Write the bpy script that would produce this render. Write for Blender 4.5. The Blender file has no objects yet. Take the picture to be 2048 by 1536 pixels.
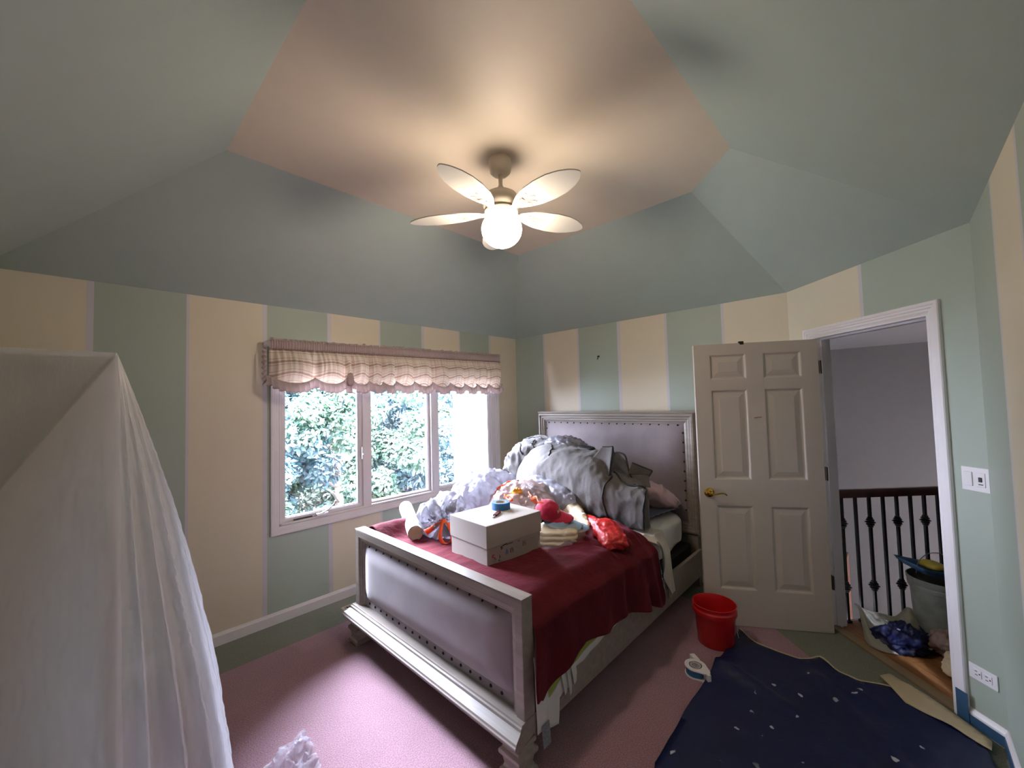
import bpy, bmesh, math, random
from mathutils import Vector, Matrix, noise
from mathutils.bvhtree import BVHTree

scn = bpy.context.scene
COL = scn.collection
R = math.radians
random.seed(7)

# ------------------------------------------------------------------ camera, sky, exposure
CAM = Vector((-3.7738, -3.4975, 1.6417))
YAW, PITCH, ROLL = 0.75883, 0.04319, -0.02685
fwd = Vector((math.cos(YAW) * math.cos(PITCH), math.sin(YAW) * math.cos(PITCH), math.sin(PITCH)))
rt0 = Vector((math.sin(YAW), -math.cos(YAW), 0))
up0 = rt0.cross(fwd)
rt = rt0 * math.cos(ROLL) + up0 * math.sin(ROLL)
upv = -rt0 * math.sin(ROLL) + up0 * math.cos(ROLL)
cam_data = bpy.data.cameras.new('camera')
cam_data.sensor_width = 36.0
cam_data.lens = 804.23 / 2048 * 36.0
cam_data.clip_start = 0.02
cam_data.clip_end = 200
cam_ob = bpy.data.objects.new('camera', cam_data)
COL.objects.link(cam_ob)
m = Matrix((rt, upv, -fwd)).transposed().to_4x4()
m.translation = CAM
cam_ob.matrix_world = m
scn.camera = cam_ob

world = bpy.data.worlds.new('overcast_sky')
scn.world = world
world.use_nodes = True
bgn = world.node_tree.nodes['Background']
# overcast sky: brighter towards the zenith than at the horizon
wt = world.node_tree
_tc = wt.nodes.new('ShaderNodeTexCoord'); _sx = wt.nodes.new('ShaderNodeSeparateXYZ')
_mr = wt.nodes.new('ShaderNodeMapRange'); _mr.inputs[1].default_value = .30; _mr.inputs[2].default_value = .85; _mr.interpolation_type = 'SMOOTHSTEP'
_mr.inputs[3].default_value = .10; _mr.inputs[4].default_value = 1.0
_ml = wt.nodes.new('ShaderNodeMath'); _ml.operation = 'MULTIPLY'; _ml.inputs[1].default_value = SKY = 640.0
wt.links.new(_tc.outputs['Generated'], _sx.inputs[0]); wt.links.new(_sx.outputs[2], _mr.inputs[0])
wt.links.new(_mr.outputs[0], _ml.inputs[0]); wt.links.new(_ml.outputs[0], bgn.inputs[1])
bgn.inputs[0].default_value = (0.87, 0.91, 1.14, 1)

pl = bpy.data.lights.new('window_daylight_portal', 'AREA')
pl.shape = 'RECTANGLE'; pl.size = 2.4; pl.size_y = 1.36
pl.cycles.is_portal = True
po = bpy.data.objects.new('window_daylight_portal', pl)
COL.objects.link(po)
po.location = (-1.57, 0.14, 1.40)
po.rotation_euler = (R(-90), 0, 0)      # faces -Y, into the room

scn.view_settings.view_transform = 'Standard'
scn.view_settings.look = 'None'
scn.view_settings.exposure = 0.08
scn.view_settings.gamma = 1.0
scn.view_settings.use_curve_mapping = False
scn.cycles.use_denoising = True
scn.cycles.max_bounces = 9
scn.cycles.diffuse_bounces = 6
scn.cycles.glossy_bounces = 3
scn.cycles.transmission_bounces = 4
scn.cycles.transparent_max_bounces = 12
scn.cycles.caustics_reflective = False
scn.cycles.caustics_refractive = False
scn.cycles.sample_clamp_indirect = 6.0

# ------------------------------------------------------------------ materials
def srgb(h):
    h = h.lstrip('#')
    c = [int(h[i:i + 2], 16) / 255 for i in (0, 2, 4)]
    return tuple((x / 12.92 if x <= .04045 else ((x + .055) / 1.055) ** 2.4) for x in c) + (1,)

class NT:
    def __init__(s, name):
        s.m = bpy.data.materials.new(name); s.m.use_nodes = True
        s.t = s.m.node_tree; s.N = s.t.nodes; s.b = s.N['Principled BSDF']; s.out = s.N['Material Output']
    def n(s, k, **kw):
        x = s.N.new(k)
        for a, v in kw.items():
            if hasattr(x, a) and not a.startswith('i_'): setattr(x, a, v)
        return x
    def l(s, a, b): s.t.links.new(a, b)
    def coord(s, which='Object'):
        return s.n('ShaderNodeTexCoord').outputs[which]
    def noise(s, scale, detail=3, which='Object', vec=None, rough=.5):
        x = s.n('ShaderNodeTexNoise'); x.inputs['Scale'].default_value = scale
        x.inputs['Detail'].default_value = detail; x.inputs['Roughness'].default_value = rough
        s.l(vec if vec is not None else s.coord(which), x.inputs['Vector']); return x
    def ramp(s, fac, stops, interp='LINEAR'):
        r = s.n('ShaderNodeValToRGB'); cr = r.color_ramp; cr.interpolation = interp
        while len(cr.elements) > 1: cr.elements.remove(cr.elements[-1])
        cr.elements[0].position = stops[0][0]; cr.elements[0].color = stops[0][1]
        for p, c in stops[1:]:
            e = cr.elements.new(p); e.color = c
        s.l(fac, r.inputs[0]); return r.outputs[0]
    def math(s, op, a, b=None):
        x = s.n('ShaderNodeMath', operation=op)
        for i, v in enumerate((a, b)):
            if v is None: continue
            if isinstance(v, (int, float)): x.inputs[i].default_value = v
            else: s.l(v, x.inputs[i])
        return x.outputs[0]
    def mix(s, fac, a, b, mode='MIX'):
        x = s.n('ShaderNodeMix', data_type='RGBA', blend_type=mode)
        if isinstance(fac, (int, float)): x.inputs[0].default_value = fac
        else: s.l(fac, x.inputs[0])
        for i, v in ((6, a), (7, b)):
            if isinstance(v, tuple): x.inputs[i].default_value = v
            else: s.l(v, x.inputs[i])
        return x.outputs[2]
    def bump(s, h, strength=.3, dist=.01):
        x = s.n('ShaderNodeBump'); x.inputs['Strength'].default_value = strength
        x.inputs['Distance'].default_value = dist; s.l(h, x.inputs['Height'])
        s.l(x.outputs[0], s.b.inputs['Normal']); return x.outputs[0]

def mat(name, col, rough=.6, metal=0, spec=.5, var=None, vscale=8, bump=None, sheen=0, coat=0, trans=0):
    """var: second colour mixed by noise; bump: (scale, strength, distance)"""
    M = NT(name)
    c = srgb(col) if isinstance(col, str) else col
    b = M.b
    b.inputs['Roughness'].default_value = rough; b.inputs['Metallic'].default_value = metal
    b.inputs['Specular IOR Level'].default_value = spec
    b.inputs['Sheen Weight'].default_value = sheen; b.inputs['Coat Weight'].default_value = coat
    if var:
        M.l(M.mix(M.ramp(M.noise(vscale, 4).outputs[0], [(.35, (0, 0, 0, 1)), (.65, (1, 1, 1, 1))]), c, srgb(var)), b.inputs['Base Color'])
    else:
        n = M.noise(vscale, 2); d = tuple(x * .93 for x in c[:3]) + (1,)
        M.l(M.mix(n.outputs[0], c, d), b.inputs['Base Color'])
    if bump: M.bump(M.noise(bump[0], 4).outputs[0], bump[1], bump[2])
    if trans:
        t = M.n('ShaderNodeBsdfTranslucent'); t.inputs[0].default_value = c
        mx = M.n('ShaderNodeMixShader'); mx.inputs[0].default_value = trans
        M.l(b.outputs[0], mx.inputs[1]); M.l(t.outputs[0], mx.inputs[2]); M.l(mx.outputs[0], M.out.inputs[0])
    return M.m

GREEN, YELL, PENC = '#a7b3a8', '#ddd2bd', '#cfcad2'
def stripe_mat(name, x0, x1, bounds, first):
    """vertical painted stripes along local x; bounds = stripe edges, first = colour index of the first stripe (0 yellow)"""
    M = NT(name); L = x1 - x0
    sx = M.n('ShaderNodeSeparateXYZ'); M.l(M.coord(), sx.inputs[0])
    f = M.math('DIVIDE', M.math('SUBTRACT', sx.outputs[0], x0), L)
    cols = [srgb(YELL), srgb(GREEN)]
    k = first; stops = [(0, cols[k])]
    for b in bounds:
        w = .024
        if k == 0: stops.append(((b - w - x0) / L, srgb(PENC))); stops.append(((b - x0) / L, cols[1]))
        else: stops.append(((b - x0) / L, srgb(PENC))); stops.append(((b + w - x0) / L, cols[0]))
        k = 1 - k
    c = M.ramp(f, stops, 'CONSTANT')
    c = M.mix(M.math('MULTIPLY', M.noise(1.7, 4).outputs[0], .18), c, srgb('#8b8570'))
    # scuffs low on the wall
    sc = M.ramp(M.noise(9, 8, rough=.75).outputs[0], [(.63, (0, 0, 0, 1)), (.72, (1, 1, 1, 1))])
    lo = M.ramp(sx.outputs[2], [(.15, (1, 1, 1, 1)), (1.0, (0, 0, 0, 1))])
    c = M.mix(M.math('MULTIPLY', M.math('MULTIPLY', sc, lo), .25), c, srgb('#6f6152'))
    M.l(c, M.b.inputs['Base Color']); M.b.inputs['Roughness'].default_value = .45
    M.b.inputs['Specular IOR Level'].default_value = .35
    M.bump(M.noise(190, 2).outputs[0], .12, .002)
    return M.m

m_white = mat('white_trim_paint', '#f0ecf1', .35, bump=(40, .06, .002))
m_slope = mat('sage_ceiling_paint', '#a6b2ac', .42, spec=.4, bump=(170, .12, .002))
m_ceil = mat('cream_ceiling_paint', '#dccfbf', .6, bump=(170, .1, .002))
m_door = mat('door_paint', '#c3b9b0', .42, bump=(60, .05, .002))
m_hallwall = mat('hall_wall_paint', '#85827d', .7, bump=(120, .08, .002))
m_dark = mat('dark_void_fabric', '#1b1a1c', .9)
m_brass = mat('polished_brass', '#d0a94e', .15, 1)
m_hinge = mat('aged_bronze', '#3a352c', .5, .7)
m_chrome = mat('satin_metal', '#b9b8b6', .3, .9)
m_plate = mat('switch_plate_plastic', '#e9e6ea', .3)
m_slot = mat('outlet_slot', '#3a3636', .6)
m_iron = mat('black_iron', '#191a1c', .45, .3)
m_rail = mat('dark_cherry_wood', '#3f2522', .35, var='#311b19', vscale=14)

def carpet_mat(name, c1, c2):
    M = NT(name)
    n = M.noise(170, 3); n2 = M.noise(9, 4)
    c = M.mix(M.ramp(n.outputs[0], [(.36, (0, 0, 0, 1)), (.64, (1, 1, 1, 1))]), srgb(c1), srgb(c2))
    c = M.mix(M.math('MULTIPLY', n2.outputs[0], .22), c, srgb('#4f413f'))
    sp = M.ramp(M.noise(60, 2).outputs[0], [(.76, (0, 0, 0, 1)), (.79, (1, 1, 1, 1))])
    c = M.mix(M.math('MULTIPLY', sp, .5), c, srgb('#d8cfd0'))
    M.l(c, M.b.inputs['Base Color']); M.b.inputs['Roughness'].default_value = 1
    M.b.inputs['Specular IOR Level'].default_value = .1; M.b.inputs['Sheen Weight'].default_value = .3
    M.bump(n.outputs[0], .8, .006)
    return M.m
m_pink = carpet_mat('rose_carpet', '#ae8894', '#8a6874')
m_green = carpet_mat('green_carpet_border', '#7c8270', '#5e6453')

def wood_mat(name, c1, c2, scale, axis=0, rough=.4, planks=None):
    M = NT(name)
    mp = M.n('ShaderNodeMapping'); M.l(M.coord(), mp.inputs[0])
    s = [scale * 6] * 3; s[axis] = scale * .5; mp.inputs['Scale'].default_value = s
    n = M.noise(1, 5, vec=mp.outputs[0])
    c = M.mix(M.ramp(n.outputs[0], [(.3, (0, 0, 0, 1)), (.7, (1, 1, 1, 1))]), srgb(c1), srgb(c2))
    if planks:
        br = M.n('ShaderNodeTexBrick'); br.inputs['Scale'].default_value = 1
        br.inputs['Brick Width'].default_value = .9; br.inputs['Row Height'].default_value = planks
        br.inputs['Mortar Size'].default_value = .0018
        br.inputs['Color1'].default_value = (1, 1, 1, 1); br.inputs['Color2'].default_value = (.82, .8, .78, 1)
        br.inputs['Mortar'].default_value = (.3, .25, .2, 1)
        M.l(M.coord(), br.inputs['Vector'])
        c = M.mix(1.0, c, br.outputs[0], 'MULTIPLY')
    M.l(c, M.b.inputs['Base Color']); M.b.inputs['Roughness'].default_value = rough
    M.bump(n.outputs[0], .08, .002)
    return M.m
m_bed = wood_mat('weathered_grey_beige_wood', '#978c83', '#7f766e', 5, 1, .38)
m_floorwood = wood_mat('oak_plank_floor', '#a5764a', '#8d6039', 4, 0, .4, .09)
m_oak = wood_mat('oak_cabinet_wood', '#6e4224', '#5c361c', 4, 2, .45)
m_uph = mat('dusty_taupe_velvet', '#8b7f83', .75, var='#7e7378', vscale=5, bump=(180, .15, .002), sheen=.5)
m_nail = mat('dark_bronze_nailhead', '#2a2422', .35, .7)

def cloth_mat(name, col, var=None, rough=.85, sheen=.2, bs=24, bstr=.4, bd=.01, trans=0, spec=.3, coat=0):
    M = NT(name); c = srgb(col); v = srgb(var) if var else tuple(x * .85 for x in c[:3]) + (1,)
    M.l(M.mix(M.noise(5, 5).outputs[0], c, v), M.b.inputs['Base Color'])
    b = M.b; b.inputs['Roughness'].default_value = rough; b.inputs['Sheen Weight'].default_value = sheen
    b.inputs['Specular IOR Level'].default_value = spec; b.inputs['Coat Weight'].default_value = coat
    M.bump(M.noise(bs, 6, rough=.6).outputs[0], bstr, bd)
    if trans:
        t = M.n('ShaderNodeBsdfTranslucent'); t.inputs[0].default_value = c
        mx = M.n('ShaderNodeMixShader'); mx.inputs[0].default_value = trans
        M.l(b.outputs[0], mx.inputs[1]); M.l(t.outputs[0], mx.inputs[2]); M.l(mx.outputs[0], M.out.inputs[0])
    return M.m
m_red = cloth_mat('burgundy_plush', '#570f18', '#350810', .85, .12, 14, .5, .02, spec=.15)
m_sheet = cloth_mat('white_cotton', '#d3d3cf', None, .8, .1, 16, .35, .012)
m_red.node_tree.nodes['Principled BSDF'].inputs['Sheen Weight'].default_value = .22
m_red.node_tree.nodes['Principled BSDF'].inputs['Sheen Tint'].default_value = (.75, .16, .24, 1)
m_lime = cloth_mat('lime_cotton', '#8c9a3c', None)
m_aqua = None
m_grey = cloth_mat('grey_nonwoven_fabric', '#575251', '#4e4a48', .8, .15, 11, .45, .02)
m_pipe = mat('black_piping', '#17161a', .6)
m_beige = cloth_mat('cream_folded_cotton', '#d9cbb0', '#c9b898', .8, .1, 30, .4, .01)
m_magenta = cloth_mat('magenta_twill', '#b5163f', '#9c1035', .75, .2, 80, .2, .004)
m_bluecap = cloth_mat('powder_blue_twill', '#7f9bb4', '#7592ab', .75, .1, 80, .2, .004)
m_greencap = cloth_mat('dark_green_twill', '#274a40', None, .8)
m_redbag = cloth_mat('glossy_red_nylon', '#cf1f1d', '#a81717', .28, 0, 34, .9, .014, spec=.7)
m_orange = cloth_mat('orange_drawstring_film', '#f0693a', '#e2582b', .4, 0, 30, .3, .006, trans=.25)
m_pinkp = cloth_mat('pale_pink_quilted_cotton', '#b39aa0', None)
m_mat = cloth_mat('navy_patterned_cloth', '#343445', '#4a4a5c', .7, .1, 60, .4, .006)
m_batting = cloth_mat('white_batting', '#c8c4c4', '#b8b2b2', .9, .3, 20, .3, .01)
m_card = mat('cream_cardboard', '#aca49c', .6, var='#a59d95', vscale=3)
m_tape = mat('blue_painters_tape', '#2f6aa0', .6, bump=(60, .3, .004))
m_tapeflat = mat('blue_masking_strip', '#2c5273', .65, bump=(50, .3, .003))
m_redtool = mat('dark_red_tool', '#6b201c', .4, .3)
m_bucket = mat('red_bucket_plastic', '#c01a1e', .3, spec=.6)
m_canvas = cloth_mat('canvas_dropcloth', '#c3b596', '#b3a584', .9, .1, 60, .4, .006)
m_canvas2 = cloth_mat('grey_canvas', '#9c9d93', '#8a8b80', .9, .1, 40, .4, .006)
m_pail = mat('grey_pail_plastic', '#8e9692', .5, var='#737b78', vscale=12)
m_bluep = mat('blue_plastic', '#27517a', .45)
m_yel = mat('yellow_plastic', '#b0a03c', .5)
m_leafy = mat('green_label', '#3c5a3c', .6)
m_siding = mat('white_house_siding', '#949496', .6)
m_grass = mat('pale_driveway', '#8e8b8c', .9, var='#7b8176', vscale=.6)
m_bark = mat('grey_bark', '#5c5048', .9, bump=(20, .6, .02))

def film_mat(name, col, lo, hi, rough=.25, nscale=4, bs=18, bstr=.5, stretch=None, bd=.01):
    """thin plastic film: part of the light goes straight through, the rest is scattered white with a gloss on top"""
    M = NT(name); c = srgb(col)
    b = M.b; b.inputs['Base Color'].default_value = c; b.inputs['Roughness'].default_value = rough
    b.inputs['Specular IOR Level'].default_value = .8
    co = M.coord()
    if stretch:
        mp = M.n('ShaderNodeMapping'); M.l(co, mp.inputs[0]); mp.inputs['Scale'].default_value = stretch; co = mp.outputs[0]
    nb = M.noise(bs, 6, vec=co, rough=.65)
    M.bump(nb.outputs[0], bstr, bd)
    tl = M.n('ShaderNodeBsdfTranslucent'); tl.inputs[0].default_value = c
    m1 = M.n('ShaderNodeMixShader'); m1.inputs[0].default_value = .4
    M.l(b.outputs[0], m1.inputs[1]); M.l(tl.outputs[0], m1.inputs[2])
    tr = M.n('ShaderNodeBsdfTransparent')
    f = M.ramp(M.noise(nscale, 5, vec=co).outputs[0], [(.3, (lo,) * 3 + (1,)), (.72, (hi,) * 3 + (1,))])
    m2 = M.n('ShaderNodeMixShader'); M.l(f, m2.inputs[0])
    M.l(tr.outputs[0], m2.inputs[1]); M.l(m1.outputs[0], m2.inputs[2]); M.l(m2.outputs[0], M.out.inputs[0])
    return M.m
m_film = film_mat('translucent_plastic_sheeting', '#f4f4fa', .56, .80, .18, 3, 16, .55, (1, 1, .35), .010)
m_bagclear = film_mat('thin_white_bag_film', '#9f9ea9', .74, .96, .2, 5, 15, .55, None, .02)
m_bagpink = film_mat('pinkish_white_bag_film', '#bca5a0', .66, .92, .2, 5, 15, .55, None, .02)
m_foldfilm = film_mat('clear_garment_film', '#efe9df', .15, .4, .15, 6, 30, .8, None, .015)
m_tailfilm = film_mat('crumpled_clear_film', '#e9e6f2', .25, .75, .12, 14, 50, 1, None, .02)

def glass_mat():
    M = NT('window_glass'); M.N.remove(M.b)
    g = M.n('ShaderNodeBsdfGlossy'); g.inputs['Roughness'].default_value = .02
    t = M.n('ShaderNodeBsdfTransparent'); t.inputs[0].default_value = (.96, .98, .98, 1)
    f = M.n('ShaderNodeFresnel'); f.inputs[0].default_value = 1.45
    x = M.n('ShaderNodeMixShader'); M.l(f.outputs[0], x.inputs[0]); M.l(t.outputs[0], x.inputs[1]); M.l(g.outputs[0], x.inputs[2])
    M.l(x.outputs[0], M.out.inputs[0]); return M.m
m_glass = glass_mat()

def emit_mat(name, col, st):
    M = NT(name); M.b.inputs['Base Color'].default_value = srgb('#fff6e6')
    M.b.inputs['Emission Color'].default_value = col; M.b.inputs['Emission Strength'].default_value = st
    return M.m
m_globe = emit_mat('lit_opal_globe', (1.0, .83, .65, 1), 70.0)

def leaf_mat(name, c1, c2):
    M = NT(name); oi = M.n('ShaderNodeNewGeometry')
    c = M.mix(oi.outputs['Random Per Island'], srgb(c1), srgb(c2))
    M.l(c, M.b.inputs['Base Color']); M.b.inputs['Roughness'].default_value = .5
    t = M.n('ShaderNodeBsdfTranslucent'); M.l(c, t.inputs[0])
    x = M.n('ShaderNodeMixShader'); x.inputs[0].default_value = .35
    M.l(M.b.outputs[0], x.inputs[1]); M.l(t.outputs[0], x.inputs[2]); M.l(x.outputs[0], M.out.inputs[0]); return M.m

# ------------------------------------------------------------------ object helpers
def link(o, parent=None):
    COL.objects.link(o)
    if parent: o.parent = parent
    return o
def tag(o, label=None, cat=None, group=None, kind=None):
    if label: o['label'] = label
    if cat: o['category'] = cat
    if group: o['group'] = group
    if kind: o['kind'] = kind
    return o
def empty(name, loc=(0, 0, 0), rz=0, label=None, cat=None, group=None):
    o = bpy.data.objects.new(name, None); o.empty_display_size = .05
    o.location = loc; o.rotation_euler = (0, 0, rz); link(o)
    return tag(o, label, cat, group)
def mk(name, bm, mats, parent=None, smooth=False, bevel=0, seg=2, angle=40, rn=True):
    if rn: bmesh.ops.recalc_face_normals(bm, faces=bm.faces)
    me = bpy.data.meshes.new(name); bm.to_mesh(me); bm.free()
    for x in (mats if isinstance(mats, (list, tuple)) else [mats]): me.materials.append(x)
    if smooth:
        for p in me.polygons: p.use_smooth = True
        if smooth != 'all': me.set_sharp_from_angle(angle=R(angle))
    o = bpy.data.objects.new(name, me); link(o, parent)
    if bevel:
        b = o.modifiers.new('bevel', 'BEVEL'); b.width = bevel; b.segments = seg; b.limit_method = 'ANGLE'; b.angle_limit = R(35)
    return o
def box(bm, x0, y0, z0, x1, y1, z1, M=None, mi=0):
    vs = [Vector((x, y, z)) for x in (x0, x1) for y in (y0, y1) for z in (z0, z1)]
    if M: vs = [M @ v for v in vs]
    v = [bm.verts.new(c) for c in vs]
    for f in ((0, 1, 3, 2), (4, 6, 7, 5), (0, 4, 5, 1), (2, 3, 7, 6), (0, 2, 6, 4), (1, 5, 7, 3)):
        fc = bm.faces.new([v[i] for i in f]); fc.material_index = mi
def poly(bm, pts, mi=0):
    f = bm.faces.new([bm.verts.new(p) for p in pts]); f.material_index = mi; return f
def lathe(bm, prof, n=32, M=None, cap=True):
    rings = []
    for r, z in prof:
        ring = []
        for k in range(n):
            a = 2 * math.pi * k / n; c = Vector((r * math.cos(a), r * math.sin(a), z))
            ring.append(bm.verts.new(M @ c if M else c))
        rings.append(ring)
    for a, b in zip(rings, rings[1:]):
        for k in range(n): bm.faces.new((a[k], a[(k + 1) % n], b[(k + 1) % n], b[k]))
    if cap:
        if prof[0][0] > 1e-4: bm.faces.new(rings[0][::-1])
        if prof[-1][0] > 1e-4: bm.faces.new(rings[-1])
def tube(bm, pts, r, n=8, flat=1.0, closed=False):
    pts = [Vector(p) for p in pts]; rings = []; N = len(pts); prev = None
    for i, p in enumerate(pts):
        a = pts[(i - 1) % N] if (i or closed) else pts[0]; b = pts[(i + 1) % N] if (i < N - 1 or closed) else pts[-1]
        t = (b - a).normalized()
        u = prev - t * prev.dot(t) if prev else (Vector((0, 0, 1)).cross(t) if abs(t.z) < .9 else Vector((1, 0, 0)).cross(t))
        u.normalize(); w = t.cross(u); prev = u
        rr = r[i] if isinstance(r, (list, tuple)) else r
        rings.append([bm.verts.new(p + (u * math.cos(2 * math.pi * k / n) + w * flat * math.sin(2 * math.pi * k / n)) * rr) for k in range(n)])
    for i in range(N if closed else N - 1):
        a, b = rings[i], rings[(i + 1) % N]
        for k in range(n): bm.faces.new((a[k], a[(k + 1) % n], b[(k + 1) % n], b[k]))
    if not closed: bm.faces.new(rings[0][::-1]); bm.faces.new(rings[-1])
def ribbon(bm, pts, width, wdir, th=.002):
    """flat ribbon along pts; wdir one vector or one per point"""
    pts = [Vector(p) for p in pts]; N = len(pts); rows = []
    for i, p in enumerate(pts):
        w = Vector(wdir[i] if isinstance(wdir[0], (list, tuple, Vector)) else wdir).normalized() * (width[i] if isinstance(width, (list, tuple)) else width) / 2
        t = (pts[min(i + 1, N - 1)] - pts[max(i - 1, 0)]).normalized(); nn = t.cross(w).normalized() * th / 2
        rows.append([bm.verts.new(p + q) for q in (w + nn, -w + nn, -w - nn, w - nn)])
    for a, b in zip(rows, rows[1:]):
        for k in range(4): bm.faces.new((a[k], a[(k + 1) % 4], b[(k + 1) % 4], b[k]))
    bm.faces.new(rows[0][::-1]); bm.faces.new(rows[-1])
def catmull(pts, n):
    P = [Vector(p) for p in pts]; out = []
    for i in range(len(P) - 1):
        p0 = P[max(i - 1, 0)]; p1 = P[i]; p2 = P[i + 1]; p3 = P[min(i + 2, len(P) - 1)]
        for k in range(n):
            t = k / n
            out.append(.5 * ((2 * p1) + (p2 - p0) * t + (2 * p0 - 5 * p1 + 4 * p2 - p3) * t * t + (3 * p1 - p0 - 3 * p2 + p3) * t ** 3))
    out.append(P[-1]); return out
def frame_sweep(bm, rect, prof, fn, sides='LTRB'):
    """mitred moulding round a rectangle; prof = (inset, height) pairs; fn(u, v, h) gives the point"""
    u0, v0, u1, v1 = rect
    rows = []
    for d, h in prof:
        rows.append([bm.verts.new(fn(*c)) for c in ((u0 + d, v0 + (d if 'B' in sides else 0), h), (u0 + d, v1 - d, h), (u1 - d, v1 - d, h), (u1 - d, v0 + (d if 'B' in sides else 0), h))])
    ks = [k for k, s in enumerate('LTRB') if s in sides]
    for a, b in zip(rows, rows[1:]):
        for k in ks: bm.faces.new((a[k], a[(k + 1) % 4], b[(k + 1) % 4], b[k]))
    return rows
def fbm(p, s, o=4):
    return noise.fractal(Vector(p) * s, 1.0, 2.0, o)
def ridge(p, s, seed=0):
    q = Vector(p) * s + Vector((seed * 3.1, seed * 1.7, seed * 5.3))
    return (1 - abs(noise.noise(q)) * 2.2) * .6 + (1 - abs(noise.noise(q * 2.3)) * 2.2) * .4
def wrinkle(bm, amp, s, seed=0, aniso=(1, 1, 1), floor=None, keep=None):
    bm.normal_update(); A = Vector(aniso)
    mv = []
    for v in bm.verts:
        q = Vector((v.co.x * A.x, v.co.y * A.y, v.co.z * A.z))
        d = (ridge(q, s, seed) - .45) * amp
        mv.append(v.normal * d)
    for v, d in zip(bm.verts, mv):
        v.co += d
        if floor is not None and v.co.z < floor: v.co.z = floor + (v.co.z - floor) * .05
def loft(bm, st, nseg=40, sub=6, p=2.6, flat=None):
    """st: list of (centre, half width vector, half height, power) sections, smoothly interpolated; closed ends"""
    C = catmull([s[0] for s in st], sub); A = catmull([s[1] for s in st], sub)
    Hh = catmull([(s[2], s[3] if len(s) > 3 else p, 0) for s in st], sub)
    rings = []
    for c, a, h in zip(C, A, Hh):
        ring = []
        for k in range(nseg):
            t = 2 * math.pi * k / nseg; ct, s_ = math.cos(t), math.sin(t)
            e = 2 / max(h.y, 1.2)
            x = math.copysign(abs(ct) ** e, ct); z = math.copysign(abs(s_) ** e, s_)
            q = c + a * x + Vector((0, 0, h.x * z))
            if flat is not None and q.z < flat: q.z = flat
            ring.append(bm.verts.new(q))
        rings.append(ring)
    for a, b in zip(rings, rings[1:]):
        for k in range(nseg): bm.faces.new((a[k], a[(k + 1) % nseg], b[(k + 1) % nseg], b[k]))
    bm.faces.new(rings[0][::-1]); bm.faces.new(rings[-1])
def blob(bm, c, r, sub=5, p=2.0, rz=0):
    bmesh.ops.create_icosphere(bm, subdivisions=sub, radius=1)
    M = Matrix.Rotation(rz, 3, 'Z')
    for v in bm.verts:
        n = v.co.normalized(); k = (abs(n.x) ** p + abs(n.y) ** p + abs(n.z) ** p) ** (-1 / p)
        n = n * k; v.co = Vector(c) + M @ Vector((n.x * r[0], n.y * r[1], n.z * r[2]))
def gridmesh(bm, nu, nv, fn, thick=None):
    V = [[bm.verts.new(fn(i / nu, j / nv)) for j in range(nv + 1)] for i in range(nu + 1)]
    for i in range(nu):
        for j in range(nv): bm.faces.new((V[i][j], V[i + 1][j], V[i + 1][j + 1], V[i][j + 1]))
def solid(o, t, off=0):
    s = o.modifiers.new('solidify', 'SOLIDIFY'); s.thickness = t; s.offset = off; return o
def lerp(a, b, t): return a + (b - a) * t
def interp(tab, x):
    if x <= tab[0][0]: return tab[0][1]
    for (a, va), (b, vb) in zip(tab, tab[1:]):
        if x <= b: return lerp(va, vb, (x - a) / (b - a))
    return tab[-1][1]
def sstep(a, b, x):
    t = min(1, max(0, (x - a) / (b - a))); return t * t * (3 - 2 * t)

# ------------------------------------------------------------------ the room
LA, LB, D, H, HC, DD = 4.183, 2.924, .876, 2.44, 3.059, .914
C0 = (0, 0); C1 = (0, -LB); C2 = (-D, -LB - D); C3 = (-LA, 0); C4 = (-LA, -LB - D)
tt = math.tan(math.pi / 8) * DD
F0 = (-DD, -DD); F1 = (-DD, -LB + tt); F2 = (-D - tt, -LB - D + DD); F4 = (-LA + DD, -LB - D + DD); F3 = (-LA + DD, -DD)

def wall(name, origin, ang, x0, x1, holes, material, thick=.12, top=H):
    """local x along the wall, local y away from the room; holes (x0, z0, x1, z1)"""
    bm = bmesh.new()
    xs = sorted({x0, x1} | {h[0] for h in holes} | {h[2] for h in holes}); zs = sorted({0, top} | {h[1] for h in holes} | {h[3] for h in holes})
    def hole(a, b): return any(h[0] - 1e-6 <= a and b <= h[2] + 1e-6 for h in holes)
    cells = {(i, j): not any(h[0] - 1e-6 <= xs[i] and xs[i + 1] <= h[2] + 1e-6 and h[1] - 1e-6 <= zs[j] and zs[j + 1] <= h[3] + 1e-6 for h in holes)
             for i in range(len(xs) - 1) for j in range(len(zs) - 1)}
    def q(a, b, c, d): bm.faces.new([bm.verts.new(p) for p in (a, b, c, d)])
    for (i, j), full in cells.items():
        if not full: continue
        a, b, c, d = xs[i], xs[i + 1], zs[j], zs[j + 1]
        for y in (0, thick): q((a, y, c), (b, y, c), (b, y, d), (a, y, d))
        if not cells.get((i - 1, j), False): q((a, 0, c), (a, thick, c), (a, thick, d), (a, 0, d))
        if not cells.get((i + 1, j), False): q((b, 0, c), (b, thick, c), (b, thick, d), (b, 0, d))
        if not cells.get((i, j - 1), False): q((a, 0, c), (b, 0, c), (b, thick, c), (a, thick, c))
        if not cells.get((i, j + 1), False): q((a, 0, d), (b, 0, d), (b, thick, d), (a, thick, d))
    bmesh.ops.remove_doubles(bm, verts=bm.verts, dist=1e-5)
    o = mk(name, bm, material); o.location = (origin[0], origin[1], 0); o.rotation_euler = (0, 0, ang)
    o['kind'] = 'structure'; return o

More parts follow.
